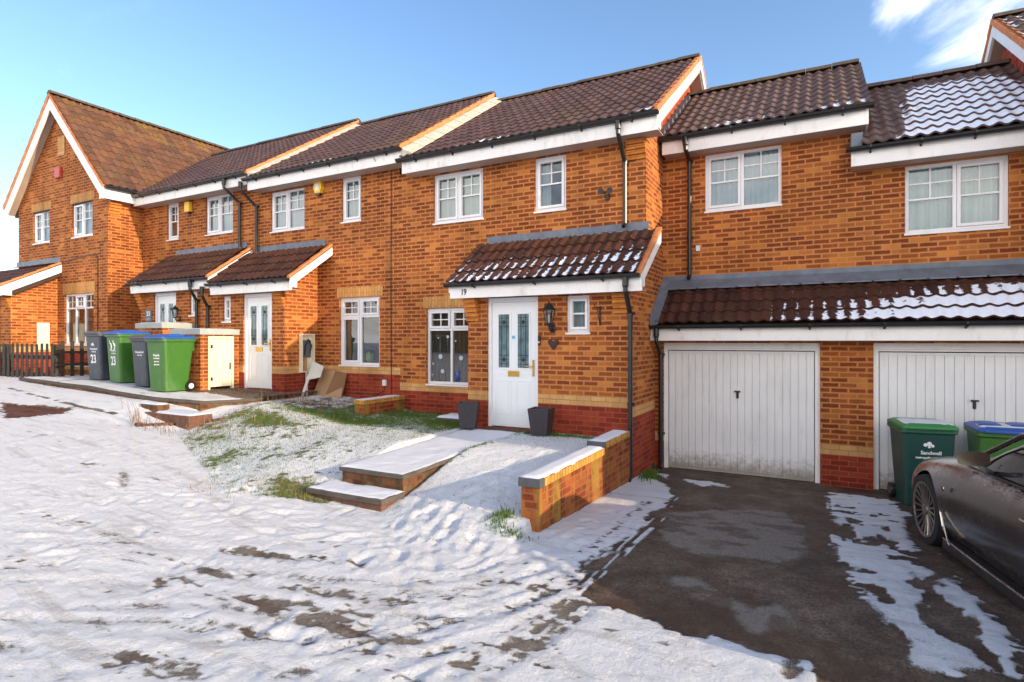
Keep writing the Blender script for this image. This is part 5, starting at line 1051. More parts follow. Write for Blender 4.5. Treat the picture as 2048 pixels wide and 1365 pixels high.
# long wall beside the driveway
GW = world_thing('garden_wall', 'long stepped brick wall with yellow brick coping and snow on top, beside the driveway', 'garden wall', (-2.53, 6.6, 0))
MB().box(-2.62, -2.42, 5.06, 8.129, -.3, .665).build('wall', GARD, GW)
MB().box(-2.618, -2.422, 6.98, 8.128, .665, .735).build('wall', GARD, GW)
g = MB()
MB().box(-2.640, -2.400, 5.145, 6.93, .666, .752).build('coping', GOLD, GW, bevel=.006)
MB().box(-2.640, -2.400, 6.97, 8.00, .736, .822).build('coping', GOLD, GW, bevel=.006)
MB().box(-2.645, -2.400, 5.035, 5.143, .664, .755).build('end_brick', BLUEB, GW, bevel=.008)
MB().box(-2.645, -2.400, 6.93, 6.968, .735, .824).build('end_brick', BLUEB, GW, bevel=.008)
snowcap(-2.640, -2.405, 5.04, 6.93, .752, 'snow', GW, 5, .028); snowcap(-2.640, -2.408, 6.94, 7.9, .823, 'snow', GW, 8, .022)
# short wall between the two plots
GP = world_thing('garden_wall', 'short low mossy brick wall standing out from the house wall between the two front plots', 'garden wall', (-7.35, 8.4, .7))
MB().box(-7.46, -7.25, 7.84, 8.998, .45, .955).build('wall', GARD, GP)
MB().box(-7.475, -7.235, 7.82, 8.996, .956, 1.03).build('coping', GOLD, GP, bevel=.006)
snowcap(-7.47, -7.25, 7.83, 8.9, 1.03, 'snow', GP, 2, .016)
# garden path slab and its steps
SP = world_thing('garden_path', 'raised concrete path slab with snow, leading to the white door with the lantern', 'path', (-4.64, 6.6, .6))
pz = lambda y: .585 + .028 * (y - 5.13)
g = MB().hexa([(-5.13, 5.12, pz(5.12)-.05), (-4.15, 5.12, pz(5.12)-.05), (-4.15, 8.10, pz(8.1)-.05), (-5.13, 8.10, pz(8.1)-.05), (-5.13, 5.12, pz(5.12)), (-4.15, 5.12, pz(5.12)), (-4.15, 8.10, pz(8.1)), (-5.13, 8.10, pz(8.1))]).build('slab', SLAB, SP, bevel=.008)
MB().box(-5.11, -4.18, 5.16, 8.05, .20, .533).build('brick_base', OLDB, SP)
snowcap(-5.125, -4.155, 5.125, 7.95, 0, 'snow', SP, 12, .020, zfun=lambda X, Y: .585 + .028 * (Y - 5.13), bare=.25)
SS = world_thing('garden_step', 'single low step with snow on its tread at the front of the raised path slab', 'step', (-4.64, 4.95, .3))
MB().box(-5.27, -4.13, 4.74, 5.13, .338, .40).build('tread', SLAB, SS, bevel=.01)
MB().box(-5.22, -4.17, 4.78, 5.155, .10, .334).build('brick_base', STEPB, SS, bevel=.01)
snowcap(-5.26, -4.14, 4.75, 5.15, .40, 'snow', SS, 14, .020, bare=.35)
# raised platform in front of the left houses
PF = world_thing('raised_platform', 'raised snow-covered paved platform carrying the row of bins at the left', 'platform', (-13, 6.9, .9))
edge = [(-16.63, 6.41), (-15.0, 6.28), (-13.3, 6.22), (-11.6, 6.13), (-10.828, 6.128), (-9.64, 6.312), (-9.30, 7.158), (-9.62, 8.0)]
def plat_z(x): return float(np.interp(x, PZX, PZ))
g = MB(); br = MB()
for (a, b) in zip(edge[:-1], edge[1:]):
    za, zb = plat_z(a[0]), plat_z(b[0]); d = Vector((b[0]-a[0], b[1]-a[1], 0)).normalized(); nrm = Vector((-d.y, d.x, 0)) * .05
    g.hexa([(a[0], a[1], za-.05), (b[0], b[1], zb-.05), (b[0]+nrm.x*6, b[1]+nrm.y*6, zb-.05), (a[0]+nrm.x*6, a[1]+nrm.y*6, za-.05), (a[0], a[1], za), (b[0], b[1], zb), (b[0]+nrm.x*6, b[1]+nrm.y*6, zb), (a[0]+nrm.x*6, a[1]+nrm.y*6, za)])
    p = (a[0]+nrm.x*.5, a[1]+nrm.y*.5); q = (b[0]+nrm.x*.5, b[1]+nrm.y*.5)
    br.hexa([(p[0], p[1], za-.7), (q[0], q[1], zb-.7), (q[0]+nrm.x*4, q[1]+nrm.y*4, zb-.7), (p[0]+nrm.x*4, p[1]+nrm.y*4, za-.7), (p[0], p[1], za-.051), (q[0], q[1], zb-.051), (q[0]+nrm.x*4, q[1]+nrm.y*4, zb-.051), (p[0]+nrm.x*4, p[1]+nrm.y*4, za-.051)])
g.build('slab_edge', SLAB, PF); br.build('brick_base', OLDB, PF)
kx = 220; ky = 44; xs = np.linspace(-16.60, -9.34, kx); vs = []; fs = []
ey = np.interp(xs, [e[0] for e in edge[:6]] + [-9.30], [e[1] for e in edge[:6]] + [7.158]) + .035
for j in range(ky):
    f = j / (ky - 1); yy = ey + (9.0 - ey) * f; zz_ = np.interp(xs, PZX, PZ) + .010 * np.minimum(1, f * 20) + .018 * (fbm(xs, yy, 3, 4, 33) - .45) * min(1, f * 20) - .01 * (f < .001)
    vs += list(zip(xs.tolist(), yy.tolist(), zz_.tolist()))
fs = [(j*kx+i, j*kx+i+1, (j+1)*kx+i+1, (j+1)*kx+i) for j in range(ky-1) for i in range(kx-1)]
me = bpy.data.meshes.new('paving'); me.from_pydata(vs, [], fs); me.polygons.foreach_set('use_smooth', [True]*len(fs)); me.materials.append(GMAT)
V = np.array(vs); X, Y = V[:, 0], V[:, 1]; sa = .95 - 1.0 * sstep(Y + (fbm(X, Y, 4, 3, 8) - .5) * .5, 6.95, 7.25) * sstep(X, -11.9, -11.3) * 1.0 - .35 * (fbm(X, Y, 3, 4, 18) > .62)
for nm, arr in (('snow', sa), ('lawn', 0 * X), ('soil', 0 * X), ('dry', .5 + 0 * X), ('red', .0 * X)): me.attributes.new(nm, 'FLOAT', 'POINT').data.foreach_set('value', arr.astype(np.float32))
o = bpy.data.objects.new('paving', me); link(o, PF)
ST = world_thing('garden_step', 'old brick step with a snowy tread below the corner of the raised platform', 'step', (-9.8, 5.95, .7))
MB().box(-10.42, -9.15, 5.80, 6.22, .50, .86).build('brick_base', STEPB, ST, bevel=.012)
snowcap(-10.15, -9.16, 5.82, 6.22, .86, 'snow', ST, 24, .03)
SB = world_thing('stone_block', 'small orange brick block with snow on top, left end of the old brick step', 'brick block', (-10.3, 6.0, .8))
MB().box(-10.72, -10.18, 5.90, 6.10, .60, .985).build('block', OLDB, SB, bevel=.01); snowcap(-10.72, -10.18, 5.90, 6.10, .985, 'snow', SB, 25, .025)
rr = random.Random(4)
g = MB()
for i in range(16):
    t = i / 15; x = -9.05 + .15 * t - 1.1 * t; y = 6.25 - .75 * t; x = -8.98 - 1.05 * t; z = gh(x, y)
    g.box(x - .05, x + .04, y - .05, y + .05, z - .03, z + .035 + rr.uniform(-.01, .01))
tag(g.build('stone_edging', STEPB, None, bevel=.012), 'line of small snow-dusted edging stones running down from the old brick step', 'edging')
# low wall behind the fence
LW = world_thing('garden_wall', 'low brick wall with pale coping behind the dark picket fence and first grey bin', 'garden wall', (-16.4, 7.9, 1.1))
MB().box(-17.6, -15.0, 7.78, 7.95, .9, 1.36).build('wall', GARD, LW); MB().box(-17.62, -14.98, 7.76, 7.97, 1.361, 1.44).build('coping', GOLD, LW, bevel=.006); snowcap(-17.6, -15, 7.77, 7.96, 1.44, 'snow', LW, 44, .012)
# picket fence
FN = world_thing('picket_fence', 'low dark-stained picket fence with rounded tops at the far left', 'fence', (-17, 6.9, 1.1))
def picket(x, y, z0, z1, along, w=.095):
    g = MB(); prof = [(-w/2, z0), (w/2, z0), (w/2, z1 - .03)] + [(w/2 * math.cos(a), z1 - .03 + .035 * math.sin(a)) for a in (.6, 1.2, 1.57, 1.94, 2.54)] + [(-w/2, z1 - .03)]
    if along == 'x': g.prism([(x + p, q) for p, q in prof], y - .011, y + .011, 'y')
    else: g.prism([(y + p, q) for p, q in prof], x - .011, x + .011, 'x')
    return g.build('picket', WOOD, FN)
for i in range(24): picket(-16.15 - .405 * .62 * i, 6.875, 1.09, 2.03 + rr.uniform(-.015, .015), 'x')
for i in range(4): picket(-16.115, 7.07 + .205 * i, 1.12, 2.10, 'y', .08)
MB().box(-22, -16.1, 6.89, 6.93, 1.22, 1.32).build('rail', WOOD, FN); MB().box(-22, -16.1, 6.89, 6.93, 1.66, 1.75).build('rail', WOOD, FN)
MB().box(-22, -16.1, 6.895, 6.925, 1.05, 1.13).build('gravel_board', WOOD, FN)
MB().box(-16.10, -16.06, 6.9, 7.72, 1.50, 1.56).build('rail', WOOD, FN); MB().box(-16.10, -16.06, 6.9, 7.72, 1.80, 1.86).build('rail', WOOD, FN)
for x in (-16.18, -18.7, -21.2): MB().box(x - .05, x + .05, 6.93, 7.03, 1.0, 2.02).build('post', WOOD, FN, bevel=.008)

rl = np.random.default_rng(8); V_l, F_l = [], []
for i in range(700):
    x = rl.uniform(-11.0, -9.3); y = 7.35 + rl.random() ** 1.5 * .7 if rl.random() < .75 else rl.uniform(7.0, 8.0); z = plat_z(x) + .016 + rl.uniform(0, .012); a = rl.uniform(0, 6.28); w_ = rl.uniform(.008, .028); t1, t2 = rl.uniform(-.01, .01, 2)
    c_, s_q = math.cos(a) * w_, math.sin(a) * w_; n0 = len(V_l)
    V_l += [(x - c_, y - s_q, z + t1), (x + s_q * .5, y - c_ * .5, z + .004), (x + c_, y + s_q, z + t2), (x - s_q * .5, y + c_ * .5, z + .006)]; F_l.append((n0, n0+1, n0+2, n0+3))
me = bpy.data.meshes.new('dead_leaves'); me.from_pydata(V_l, [], F_l); me.materials.append(plain('dead_leaf', (.22, .11, .045), .85, .5, 40)); o = bpy.data.objects.new('dead_leaves', me); C.objects.link(o)
tag(o, 'brown dead leaves littering the platform in front of the bin store and left door', 'dead leaves', kind='stuff')
# ---- brick bin stores
def store(x0, x1, y0, z0, zt, label, door=True):
    S = world_thing('bin_store', label, 'bin store', ((x0+x1)/2, (y0+P)/2, z0))
    g = MB(); wall_y(g, y0, x0, x1, z0 - .1, zt - .12); dz = zt - .15
    h = (y0 + .17, P - .12, z0 + .02, dz)
    for (a, b) in ((y0, h[0]), (h[1], P - .002)): g.poly([(x1, a, z0 - .1), (x1, b, z0 - .1), (x1, b, zt - .12), (x1, a, zt - .12)])
    g.poly([(x1, h[0], h[3]), (x1, h[1], h[3]), (x1, h[1], zt - .12), (x1, h[0], zt - .12)])
    g.poly([(x1, h[0], z0-.1), (x1 - .1, h[0], z0-.1), (x1 - .1, h[0], dz), (x1, h[0], dz)][::-1]); wall_x(g, x0, y0, P, z0 - .1, zt - .12, -1)
    g.build('wall', BUFF, S, fix=False)
    MB().box(x0 - .02, x1 + .02, y0 - .02, P - .001, zt - .12, zt).build('roof_slab', FLAT, S, bevel=.006)
    if door:
        f = MB(); xx = x1 - .02
        f.box(xx - .05, xx + .012, h[0], h[0] + .05, h[2], h[3]); f.box(xx - .05, xx + .012, h[1] - .05, h[1], h[2], h[3]); f.box(xx - .05, xx + .0118, h[0] + .05, h[1] - .05, h[3] - .05, h[3])
        f.build('door_frame', CREAMP, S)
        d = MB(); a, b = h[0] + .055, h[1] - .055; n = 7; w = (b - a) / n
        d.box(xx - .03, xx - .002, a, b, h[2] + .07, h[3] - .06)
        for i in range(n): d.box(xx - .002, xx + .006, a + w*i + .003, a + w*(i+1) - .003, h[2] + .072, h[3] - .062)
        dd = d.build('store_door', CREAMP, S)
        MB().box(xx + .006, xx + .03, b - .05, b - .03, h[2] + .42, h[2] + .56).build('latch', BLACK, dd)
        for zq in (h[2] + .2, h[3] - .25): MB().box(xx + .004, xx + .012, a + .005, a + .05, zq, zq + .07).build('hinge', IRON, dd)
    return S
S1 = store(-12.05, -11.06, 7.25, 1.06, 2.35, 'brick bin store with cream boarded door and grey flat roof beside the white door', True)
snowcap(-12.05, -11.09, 7.25, 8.05, 2.35, 'snow', S1, 6, .012)
S2 = store(-13.60, -12.62, 7.40, 1.14, 2.50, 'taller brick bin store partly hidden behind the cream-doored one', False)
snowcap(-13.60, -12.64, 7.39, 8.05, 2.50, 'snow', S2, 9, .014)

# ================================================================ WHEELIE BINS
def ring(w, d, r, z, yo=0.0, n=3, wt=0.0):
    pts = []
    for (sx, sy, a0) in ((1, -1, -90), (1, 1, 0), (-1, 1, 90), (-1, -1, 180)):
        for i in range(n + 1):
            a = R(a0 + 90 * i / n); pts.append((sx * (w/2 - r) + r * math.cos(a), yo + sy * (d/2 - r) + r * math.sin(a), z))
    return pts
def loft(rings, cap0=True, cap1=True):
    g = MB(); k = len(rings[0])
    for r_ in rings: g.v += r_
    for i in range(len(rings) - 1):
        for j in range(k): j2 = (j + 1) % k; g.f.append((i*k+j, i*k+j2, (i+1)*k+j2, (i+1)*k+j)); g.uv.append(None)
    if cap0: g.f.append(tuple(range(k))[::-1]); g.uv.append(None)
    if cap1: g.f.append(tuple(range((len(rings)-1)*k, len(rings)*k))); g.uv.append(None)
    return g
def binmat(name, c, dirt=(.30, .32, .30)): return plain(name, c, .42, .10, 5, dirt=(dirt, .22), bump=.15)
BGREY, BGREEN, BBLUE, BDARK, BLID, BPALE = binmat('bin_grey', (.040, .050, .068)), binmat('bin_green', (.040, .145, .017)), binmat('bin_blue_lid', (.018, .085, .34)), binmat('bin_dark_green', (.010, .055, .048), (.05, .1, .09)), binmat('bin_grey_lid', (.075, .070, .072)), binmat('bin_mid_green', (.03, .21, .05))
BDG2 = binmat('bin_deep_green_lid', (.010, .10, .055))
def bin_(label, loc, rz, body, lid, rim=None, num=None, logo='arc', words=('Recycle', 'for Sandwell'), twin=False, snow=False, h=1.06, w=.58, group=None):
    B = thing('wheelie_bin', label, 'wheelie bin', loc, rz, group); k = w / .58
    d0, d1 = .50, .66
    zs = [.02, .06, .55, .90, h - .10]; rings = []
    for z in zs:
        t = z / (h - .10); wd = (.47 + .085 * t) * k; dd = .46 + .16 * t; rings.append(ring(wd, dd, .045, z, -.02 * (1 - t) + .01 * t))
    loft(rings).build('body', body, B, smooth=False, bevel=.004)
    g = loft([ring(.575*k, .655, .05, h - .115, .01), ring(.60*k, .69, .05, h - .10, .01), ring(.60*k, .69, .05, h - .055, .01)])
    for s in (-1, 1): g.box(s*.20*k - .012, s*.20*k + .012, .30, .36, h - .30, h - .08)
    g.build('rim', rim or body, B, bevel=.004)
    # lid
    L = []
    for z, sx, e in ((h - .053, 1.0, 0), (h - .022, 1.0, 0), (h - .008, .94, 0), (h + .012, .80, 0), (h + .018, .5, 0)):
        L.append(ring(.60*k*sx, .72*sx, .05, z, .0))
    g = loft(L)
    if twin:
        for s in (-.145*k, .145*k):
            q = []
            for z, f in ((h - .006, 1), (h + .030, .86), (h + .044, .55)):
                q.append([(s + p[0], p[1] - .04, p[2]) for p in ring(.24*k*f, .40*f, .07*f, z)])
            g2 = loft(q); n0 = len(g.v); g.v += g2.v; g.f += [tuple(i + n0 for i in f_) for f_ in g2.f]; g.uv += g2.uv
    g.box(-.24*k, .24*k, -.385, -.35, h - .05, h - .028)
    g.build('lid', lid, B, smooth=False, bevel=.005)
    hb = MB().tube([(-.25*k, .40, h - .04), (.25*k, .40, h - .04)], .016, 8)
    for s in (-.25, -.08, .08, .25): hb.box(s*k - .012, s*k + .012, .33, .40, h - .06, h - .02)
    hb.build('handle', rim or body, B)
    for s in (-1, 1):
        wmb = MB().lathe([(.02, -.028), (.095, -.028), (.10, -.018), (.10, .018), (.095, .028), (.02, .028)], (s*(.265*k), .235, .10), 20, 'x')
        wh = wmb.build('wheel', BLACK, B, smooth=False)
        MB().lathe([(.055, -.031), (.06, 0), (.055, .031)], (s*(.265*k), .235, .10), 14, 'x').build('hub', PIPEW if s > 0 else GREYM, wh)
    MB().tube([(-.26*k, .235, .10), (.26*k, .235, .10)], .012, 8).build('axle', IRON, B)
    def yf(z): t = z / (h - .10); return -(.46 + .16*t)/2 + (-.02*(1-t) + .01*t) - .004
    tilt = math.atan2(.08 - .0, (h - .10)) * 1.0; rot = (R(90) + math.atan(.05 / (h - .1)), 0, 0)
    if logo == 'arc':
        g = MB()
        for (px_, pz_, r_) in ((-.04, .80, .022), (0, .815, .026), (.035, .79, .018), (.0, .775, .015)):
            g.lathe([(r_, -.004), (r_, -.001)], (px_, yf(pz_) , pz_), 10, 'y')
        g.build('emblem', INK, B)
    if logo == 'big':
        g = MB()
        for sx in (-.075, .065):
            pts = [(sx - .05, yf(.86), .875), (sx + .0, yf(.84), .845), (sx + .035, yf(.79), .80), (sx + .02, yf(.73), .73), (sx - .03, yf(.70), .70)]
            g.tube(pts, [.006, .012, .017, .020, .012], 6); g.lathe([(.016, -.006), (.016, 0)], (sx - .035, yf(.90), .90), 8, 'y')
        g.build('emblem', INK, B)
    zt = .70 if logo != 'none' else .72
    for i, wd_ in enumerate(words):
        text(wd_, .062 if i == 0 else .036, INK, 'lettering', B, (0.02, yf(zt - .06*i) - .001, zt - .06 * i), rot, .0012)
    if num: text(num, .26, INK, 'house_number', B, (.0, yf(.47) - .002, .47), rot, .007, .8)
    if snow:
        o = snowcap(-.26*k, .27*k, -.30, .12, h + .016, 'snow', B, 61, .016, bare=.3)
    return B
def pz_(x): return plat_z(x) + .008
GB = 'wheelie bins in a row on the raised platform'
bin_('bright green wheelie bin with blue lid, nearest the brick store, no house number', (-11.38, 6.83, pz_(-11.4)), R(2), BGREEN, BBLUE, None, None, 'none', ('Recycle', 'for Sandwell', 'paper cans', 'glass plastic'), True, h=1.09, w=.60, group=GB)
bin_('dark grey wheelie bin without a number, between the two blue-lidded green bins', (-12.30, 7.02, pz_(-12.3)), R(3), BGREY, BLID, None, None, 'none', ('Household', 'waste only'), h=1.05, w=.52, group=GB)
bin_('green wheelie bin with blue lid and a white 23 on its front', (-13.35, 7.08, pz_(-13.35)), R(-3), BGREEN, BBLUE, None, '23', 'big', ('Recycle', 'for Sandwell'), True, h=1.10, w=.60, group=GB)
bin_('dark grey wheelie bin with a white 23, farthest left in the row', (-14.30, 7.14, pz_(-14.3)), R(3), BGREY, BLID, None, '23', 'arc', ('Household', 'waste only'), h=1.09, w=.58, group=GB)
bin_('dark green wheelie bin with snow on its lid beside the car', (1.12, 8.95, .02), R(9), BDARK, BPALE, BDG2, None, 'arc', ('Sandwell', 'metropolitan borough'), snow=True, h=1.05, w=.58)
bin_('green wheelie bin with blue lid and snow, half hidden behind the parked car', (1.93, 8.98, .02), R(2), BGREEN, BBLUE, None, None, 'none', ('Recycle',), True, snow=True, h=1.05, w=.60)

# ================================================================ SMALL THINGS
def pot(loc, label, rz):
    T = thing('plant_pot', label, 'plant pot', loc, rz, 'tall square pots by the door')
    a, b, h = .12, .165, .41
    g = MB(); o = .0
    q = lambda s, z: [(-s, -s, z), (s, -s, z), (s, s, z), (-s, s, z)]
    g.v = q(a, 0) + q(b, h) + q(b - .02, h) + q(a - .02, .06); g.f = [(3,2,1,0)] + [(i, (i+1)%4, 4+(i+1)%4, 4+i) for i in range(4)] + [(4+i, 4+(i+1)%4, 8+(i+1)%4, 8+i) for i in range(4)] + [(8+i, 8+(i+1)%4, 12+(i+1)%4, 12+i) for i in range(4)]; g.uv = [None]*13
    g.build('pot', POT, T, bevel=.006); s = .14
    MB().poly(q(s, h - .06)).build('soil', plain('potting_soil', (.03, .02, .014), .95, .3, 30), T)
pot((-5.03, 7.86, .70), 'tall square dark pot left of the white door with the lantern', R(24)); pot((-3.72, 7.84, .68), 'tall square dark pot right of the white door with the lantern', R(6))
TR = world_thing('snowy_tray', 'low dark tray covered in snow behind the left pot', 'tray', (-5.75, 8.5, .7))
MB().box(-6.0, -5.3, 8.28, 8.75, .66, .755).build('tray', SLAB, TR, bevel=.01); snowcap(-5.99, -5.31, 8.29, 8.74, .755, 'snow', TR, 71, .05, edge=.12)
def lantern(name, label, loc, s=1.0):
    T = thing(name, label, 'wall light', loc)
    g = MB().lathe([(.05*s, 0), (.055*s, -.012), (.03*s, -.03)], (0, 0, -.16*s), 12, 'y')
    g.tube([(0, -.02*s, -.16*s), (0, -.07*s, -.19*s), (0, -.12*s, -.17*s), (0, -.13*s, -.12*s)], .012*s, 8)
    g.build('bracket', IRON, T)
    c = (0, -.13*s, 0)
    g = MB().lathe([(.035*s, -.12*s), (.05*s, -.105*s), (.05*s, -.09*s)], c, 6)
    g.lathe([(.095*s, .09*s), (.085*s, .105*s), (.05*s, .15*s), (.03*s, .175*s), (.012*s, .185*s), (.012*s, .205*s), (.004*s, .225*s)], c, 12)
    for i in range(6): a = R(60*i + 30); g.tube([(c[0]+.048*s*math.cos(a), c[1]+.048*s*math.sin(a), -.095*s), (c[0]+.078*s*math.cos(a), c[1]+.078*s*math.sin(a), .09*s)], .006*s, 5)
    g.build('cage', IRON, T)
    MB().lathe([(.042*s, -.09*s), (.070*s, .088*s)], c, 6).build('lamp_glass', GLASS, T)
    MB().lathe([(.018*s, -.08*s), (.02*s, -.02*s), (.012*s, .03*s)], c, 8).build('bulb', PIPEW, T)
lantern('wall_lantern', 'black carriage lantern on the brick right of the white door with brass letterbox', (-3.66, P, 2.47), 1.12)
lantern('wall_lantern', 'small black lantern beside the far porch door with the 23 sign', (-13.16, P, 2.74), .9)
g = MB(); hp = [(0, -.095)] + [(.08 * math.cos(a), .035 + .06 * math.sin(a)) for a in (-.5, 0, .5, 1.0)] + [(.0, .03)] + [(-.08 * math.cos(a), .035 + .06 * math.sin(a)) for a in (1.0, .5, 0, -.5)]
g.prism([(-3.645 + 1.15*p, 2.05 + q) for p, q in hp], P - .03, P - .004, 'y')
tag(g.build('wall_plaque', plain('dark_red_iron', (.035, .012, .010), .6, .4, 40, bump=.6), None, bevel=.012), 'dark heart-shaped plaque on the brick below the black lantern', 'plaque')
g = MB().box(-2.90, -2.88, P - .012, P - .001, 2.33, 2.62); g.tube([(-2.89, P - .01, 2.60), (-2.90, P - .10, 2.585), (-2.91, P - .20, 2.615), (-2.91, P - .215, 2.64)], .007, 6)
g.tube([(-2.89, P - .012, 2.36), (-2.895, P - .06, 2.45), (-2.90, P - .12, 2.57)], .006, 6); g.tube([(-2.89, P - .015, 2.52), (-2.895, P - .05, 2.50), (-2.895, P - .06, 2.54), (-2.893, P - .03, 2.555)], .005, 6)
tag(g.build('hanging_bracket', IRON, None), 'thin black hanging-basket bracket on the brick right of the small porch window', 'bracket')
SL = thing('security_light', 'black twin-headed security light on the upper brick wall', 'security light', (-3.07, M, 4.47)); SL.scale = (.8, .8, .8)
MB().box(-.04, .04, -.05, 0, -.09, .02).build('sensor', BLACK, SL, bevel=.008)
for s in (-1, 1):
    hd = MB().tube([(s*.03, -.05, .03), (s*.08, -.10, .06)], .014, 8).lathe([(.03, .02), (.058, -.02), (.062, -.05)], (s*.095, -.12, .065), 14, 'y').build('lamp_head', BLACK, SL)
    MB().lathe([(.045, -.053), (.045, -.0525)], (s*.095, -.12, .065), 14, 'y').build('lens', IRON, hd)
def alarm(loc, label, hexa=True):
    T = thing('alarm_box', label, 'alarm box', loc)
    pr = [(-.13, 0), (-.09, .15), (.09, .15), (.13, 0), (.08, -.13), (-.08, -.13)] if hexa else [(-.10, -.13), (-.10, .13), (.10, .13), (.10, -.13)]
    MB().prism(pr, -.10, 0, 'y').build('cover', YELLOW, T, bevel=.018)
    MB().prism([(p*.6, q*.25 - .135) for p, q in pr], -.085, -.01, 'y').build('strobe', BLACK, T)
    if hexa: MB().prism([(p*.5, q*.5) for p, q in pr], -.104, -.1005, 'y').build('label_panel', INK, T)
alarm((-9.56, M, 5.41), 'yellow and white alarm box on the wall between the upper windows of the middle-left house'); alarm((-14.15, M, 5.50), 'plain yellow alarm box on the far house beside its narrow upper window', False)
# cardboard and board leaning at the wall
CB = world_thing('cardboard_box', 'flattened brown cardboard box leaning against the red plinth by the open meter box', 'cardboard box', (-8.9, 8.7, .92))
cz = .90
CB1 = MB().hexa([(-9.50, 8.70, cz), (-9.06, 8.62, cz), (-9.06, 8.64, cz), (-9.50, 8.72, cz), (-9.42, 8.93, 1.50), (-9.00, 8.88, 1.47), (-9.00, 8.90, 1.47), (-9.42, 8.95, 1.50)]).build('flap', CARD, CB)
MB().hexa([(-9.06, 8.62, cz), (-8.74, 8.80, cz), (-8.75, 8.82, cz), (-9.07, 8.64, cz), (-9.00, 8.88, 1.47), (-8.74, 8.95, 1.42), (-8.75, 8.97, 1.42), (-9.01, 8.90, 1.47)]).build('flap', plain('dark_cardboard', (.20, .10, .045), .9, .1, 4), CB)
MB().hexa([(-9.10, 8.54, cz - .01), (-8.72, 8.74, cz), (-8.72, 8.76, cz), (-9.10, 8.56, cz), (-9.08, 8.58, .95), (-8.72, 8.80, 1.14), (-8.72, 8.81, 1.14), (-9.08, 8.60, .95)]).build('flap', CARD, CB)
WB = MB().hexa([(-9.40, 8.36, .90), (-9.33, 8.34, .90), (-9.33, 8.36, .90), (-9.40, 8.38, .90), (-9.42, 8.70, 1.50), (-9.06, 8.88, 1.48), (-9.06, 8.90, 1.48), (-9.42, 8.72, 1.50)])
WB2 = MB().prism([(0, 0), (.05, 0), (.13, .45), (.36, .50), (.40, .74), (.14, .86)], -.01, .01, 'y')
WT = thing('white_board', 'white angular board propped against the house in front of the cardboard', 'board', (-9.44, 8.33, .88), R(24)); o = WB2.build('board', plain('dirty_white_board', (.55, .52, .47), .7, .1, 5), WT); o.rotation_euler = (R(-22), 0, 0)
# ================================================================ PARKED CAR
def paint():
    n = NT('dusty_metallic_paint'); o = n.obj(); sp = n.add('ShaderNodeSeparateXYZ'); n.val(sp.inputs[0], o)
    nz = n.noise(o, 5, 5, .7); fr = n.noise(o, 70, 4, .7); g = n.add('ShaderNodeNewGeometry'); nn = n.add('ShaderNodeSeparateXYZ'); n.val(nn.inputs[0], g.outputs['Normal'])
    col = n.mix(n.step(nz, .3, .7), (.028, .022, .021), (.052, .042, .040))
    up = n.step(nn.outputs[2], .30, .75)                                   # upward faces carry the frost and a lighter red-brown tint
    frost = n.math('MULTIPLY', up, n.step(n.math('ADD', fr, n.math('MULTIPLY', n.noise(o, 3.2, 3), .8)), .80, 1.0))
    col = n.mix(n.math('MULTIPLY', up, .45), col, (.16, .045, .028)); col = n.mix(n.math('MULTIPLY', frost, .85), col, (.62, .58, .57))
    salt = n.step(n.math('ADD', n.math('MULTIPLY', sp.outputs[2], -.9), n.math('MULTIPLY', n.noise(o, 30, 5, .75), 1.1)), .0, .55)
    col = n.mix(n.math('MULTIPLY', salt, .12), col, (.12, .105, .09))
    n.set(col, n.math('MULTIPLY_ADD', nz, .2, .16), .5, .5, 1.0); n.b.inputs['Coat Roughness'].default_value = .18; n.bump(fr, .12, .002); return n.m
PAINT = paint()
CARGL = NT('car_glass').set((.012, .012, .013), .04, 0, .8); TYRE = plain('tyre', (.016, .015, .015), .85, .3, 20, bump=.3)
RIM = plain('alloy', (.26, .225, .19), .38, .2, 12, metal=.8); CHROME = plain('chrome_trim', (.55, .48, .40), .2, .05, 5, metal=1); SKIRT = plain('sill_plastic', (.022, .020, .020), .5, .3, 10, dirt=((.09, .08, .07), .5))
car = thing('parked_car', 'low dark grey-brown sports car with frosty bonnet, parked nose-in before the right garage', 'car', (1.755, 7.057, .12), R(12))
# y, sill half width, max half width, shoulder half width, z bottom, z widest, z shoulder, z crown edge, z crown centre
ST_ = [(.86, .30, .46, .40, .26, .42, .56, .60, .62), (.80, .52, .66, .58, .18, .42, .60, .66, .69), (.62, .68, .80, .72, .15, .44, .66, .735, .77), (.38, .78, .875, .80, .15, .48, .72, .79, .82),
       (0, .83, .915, .83, .15, .50, .775, .835, .885), (-.38, .84, .912, .83, .15, .50, .805, .88, .935), (-.75, .83, .895, .82, .15, .52, .83, .905, .965), (-1.1, .83, .89, .81, .15, .52, .85, .915, .97),
       (-1.7, .83, .89, .81, .15, .53, .865, .915, .93), (-2.3, .84, .905, .82, .15, .55, .875, .91, .93), (-2.75, .84, .925, .83, .16, .57, .855, .90, .92), (-3.2, .80, .88, .79, .18, .58, .86, .90, .92), (-3.5, .66, .76, .68, .22, .60, .86, .88, .90), (-3.58, .45, .55, .5, .30, .60, .80, .82, .84)]
V_, F_ = [], []; K = 0
for (y, ws, wm, wsh, zb, zm, zsh, ze, zc) in ST_:
    half = [(0, zb), (ws * .55, zb), (ws * .93, zb + .005), (ws, zb + .05), (wm * .985, zm - .14), (wm, zm), ((wm * .8 + wsh * .2), (zm * .4 + zsh * .6)), (wsh, zsh), (wsh * .90, ze), (wsh * .55, (ze * .35 + zc * .65)), (0, zc)]
    r_ = [(p, q) for p, q in half] + [(-p, q) for p, q in half[-2:0:-1]]; K = len(r_); V_ += [(p, y, q) for p, q in r_]
for i in range(len(ST_) - 1):
    for j in range(K): F_.append((i*K+j, i*K+(j+1)%K, (i+1)*K+(j+1)%K, (i+1)*K+j))
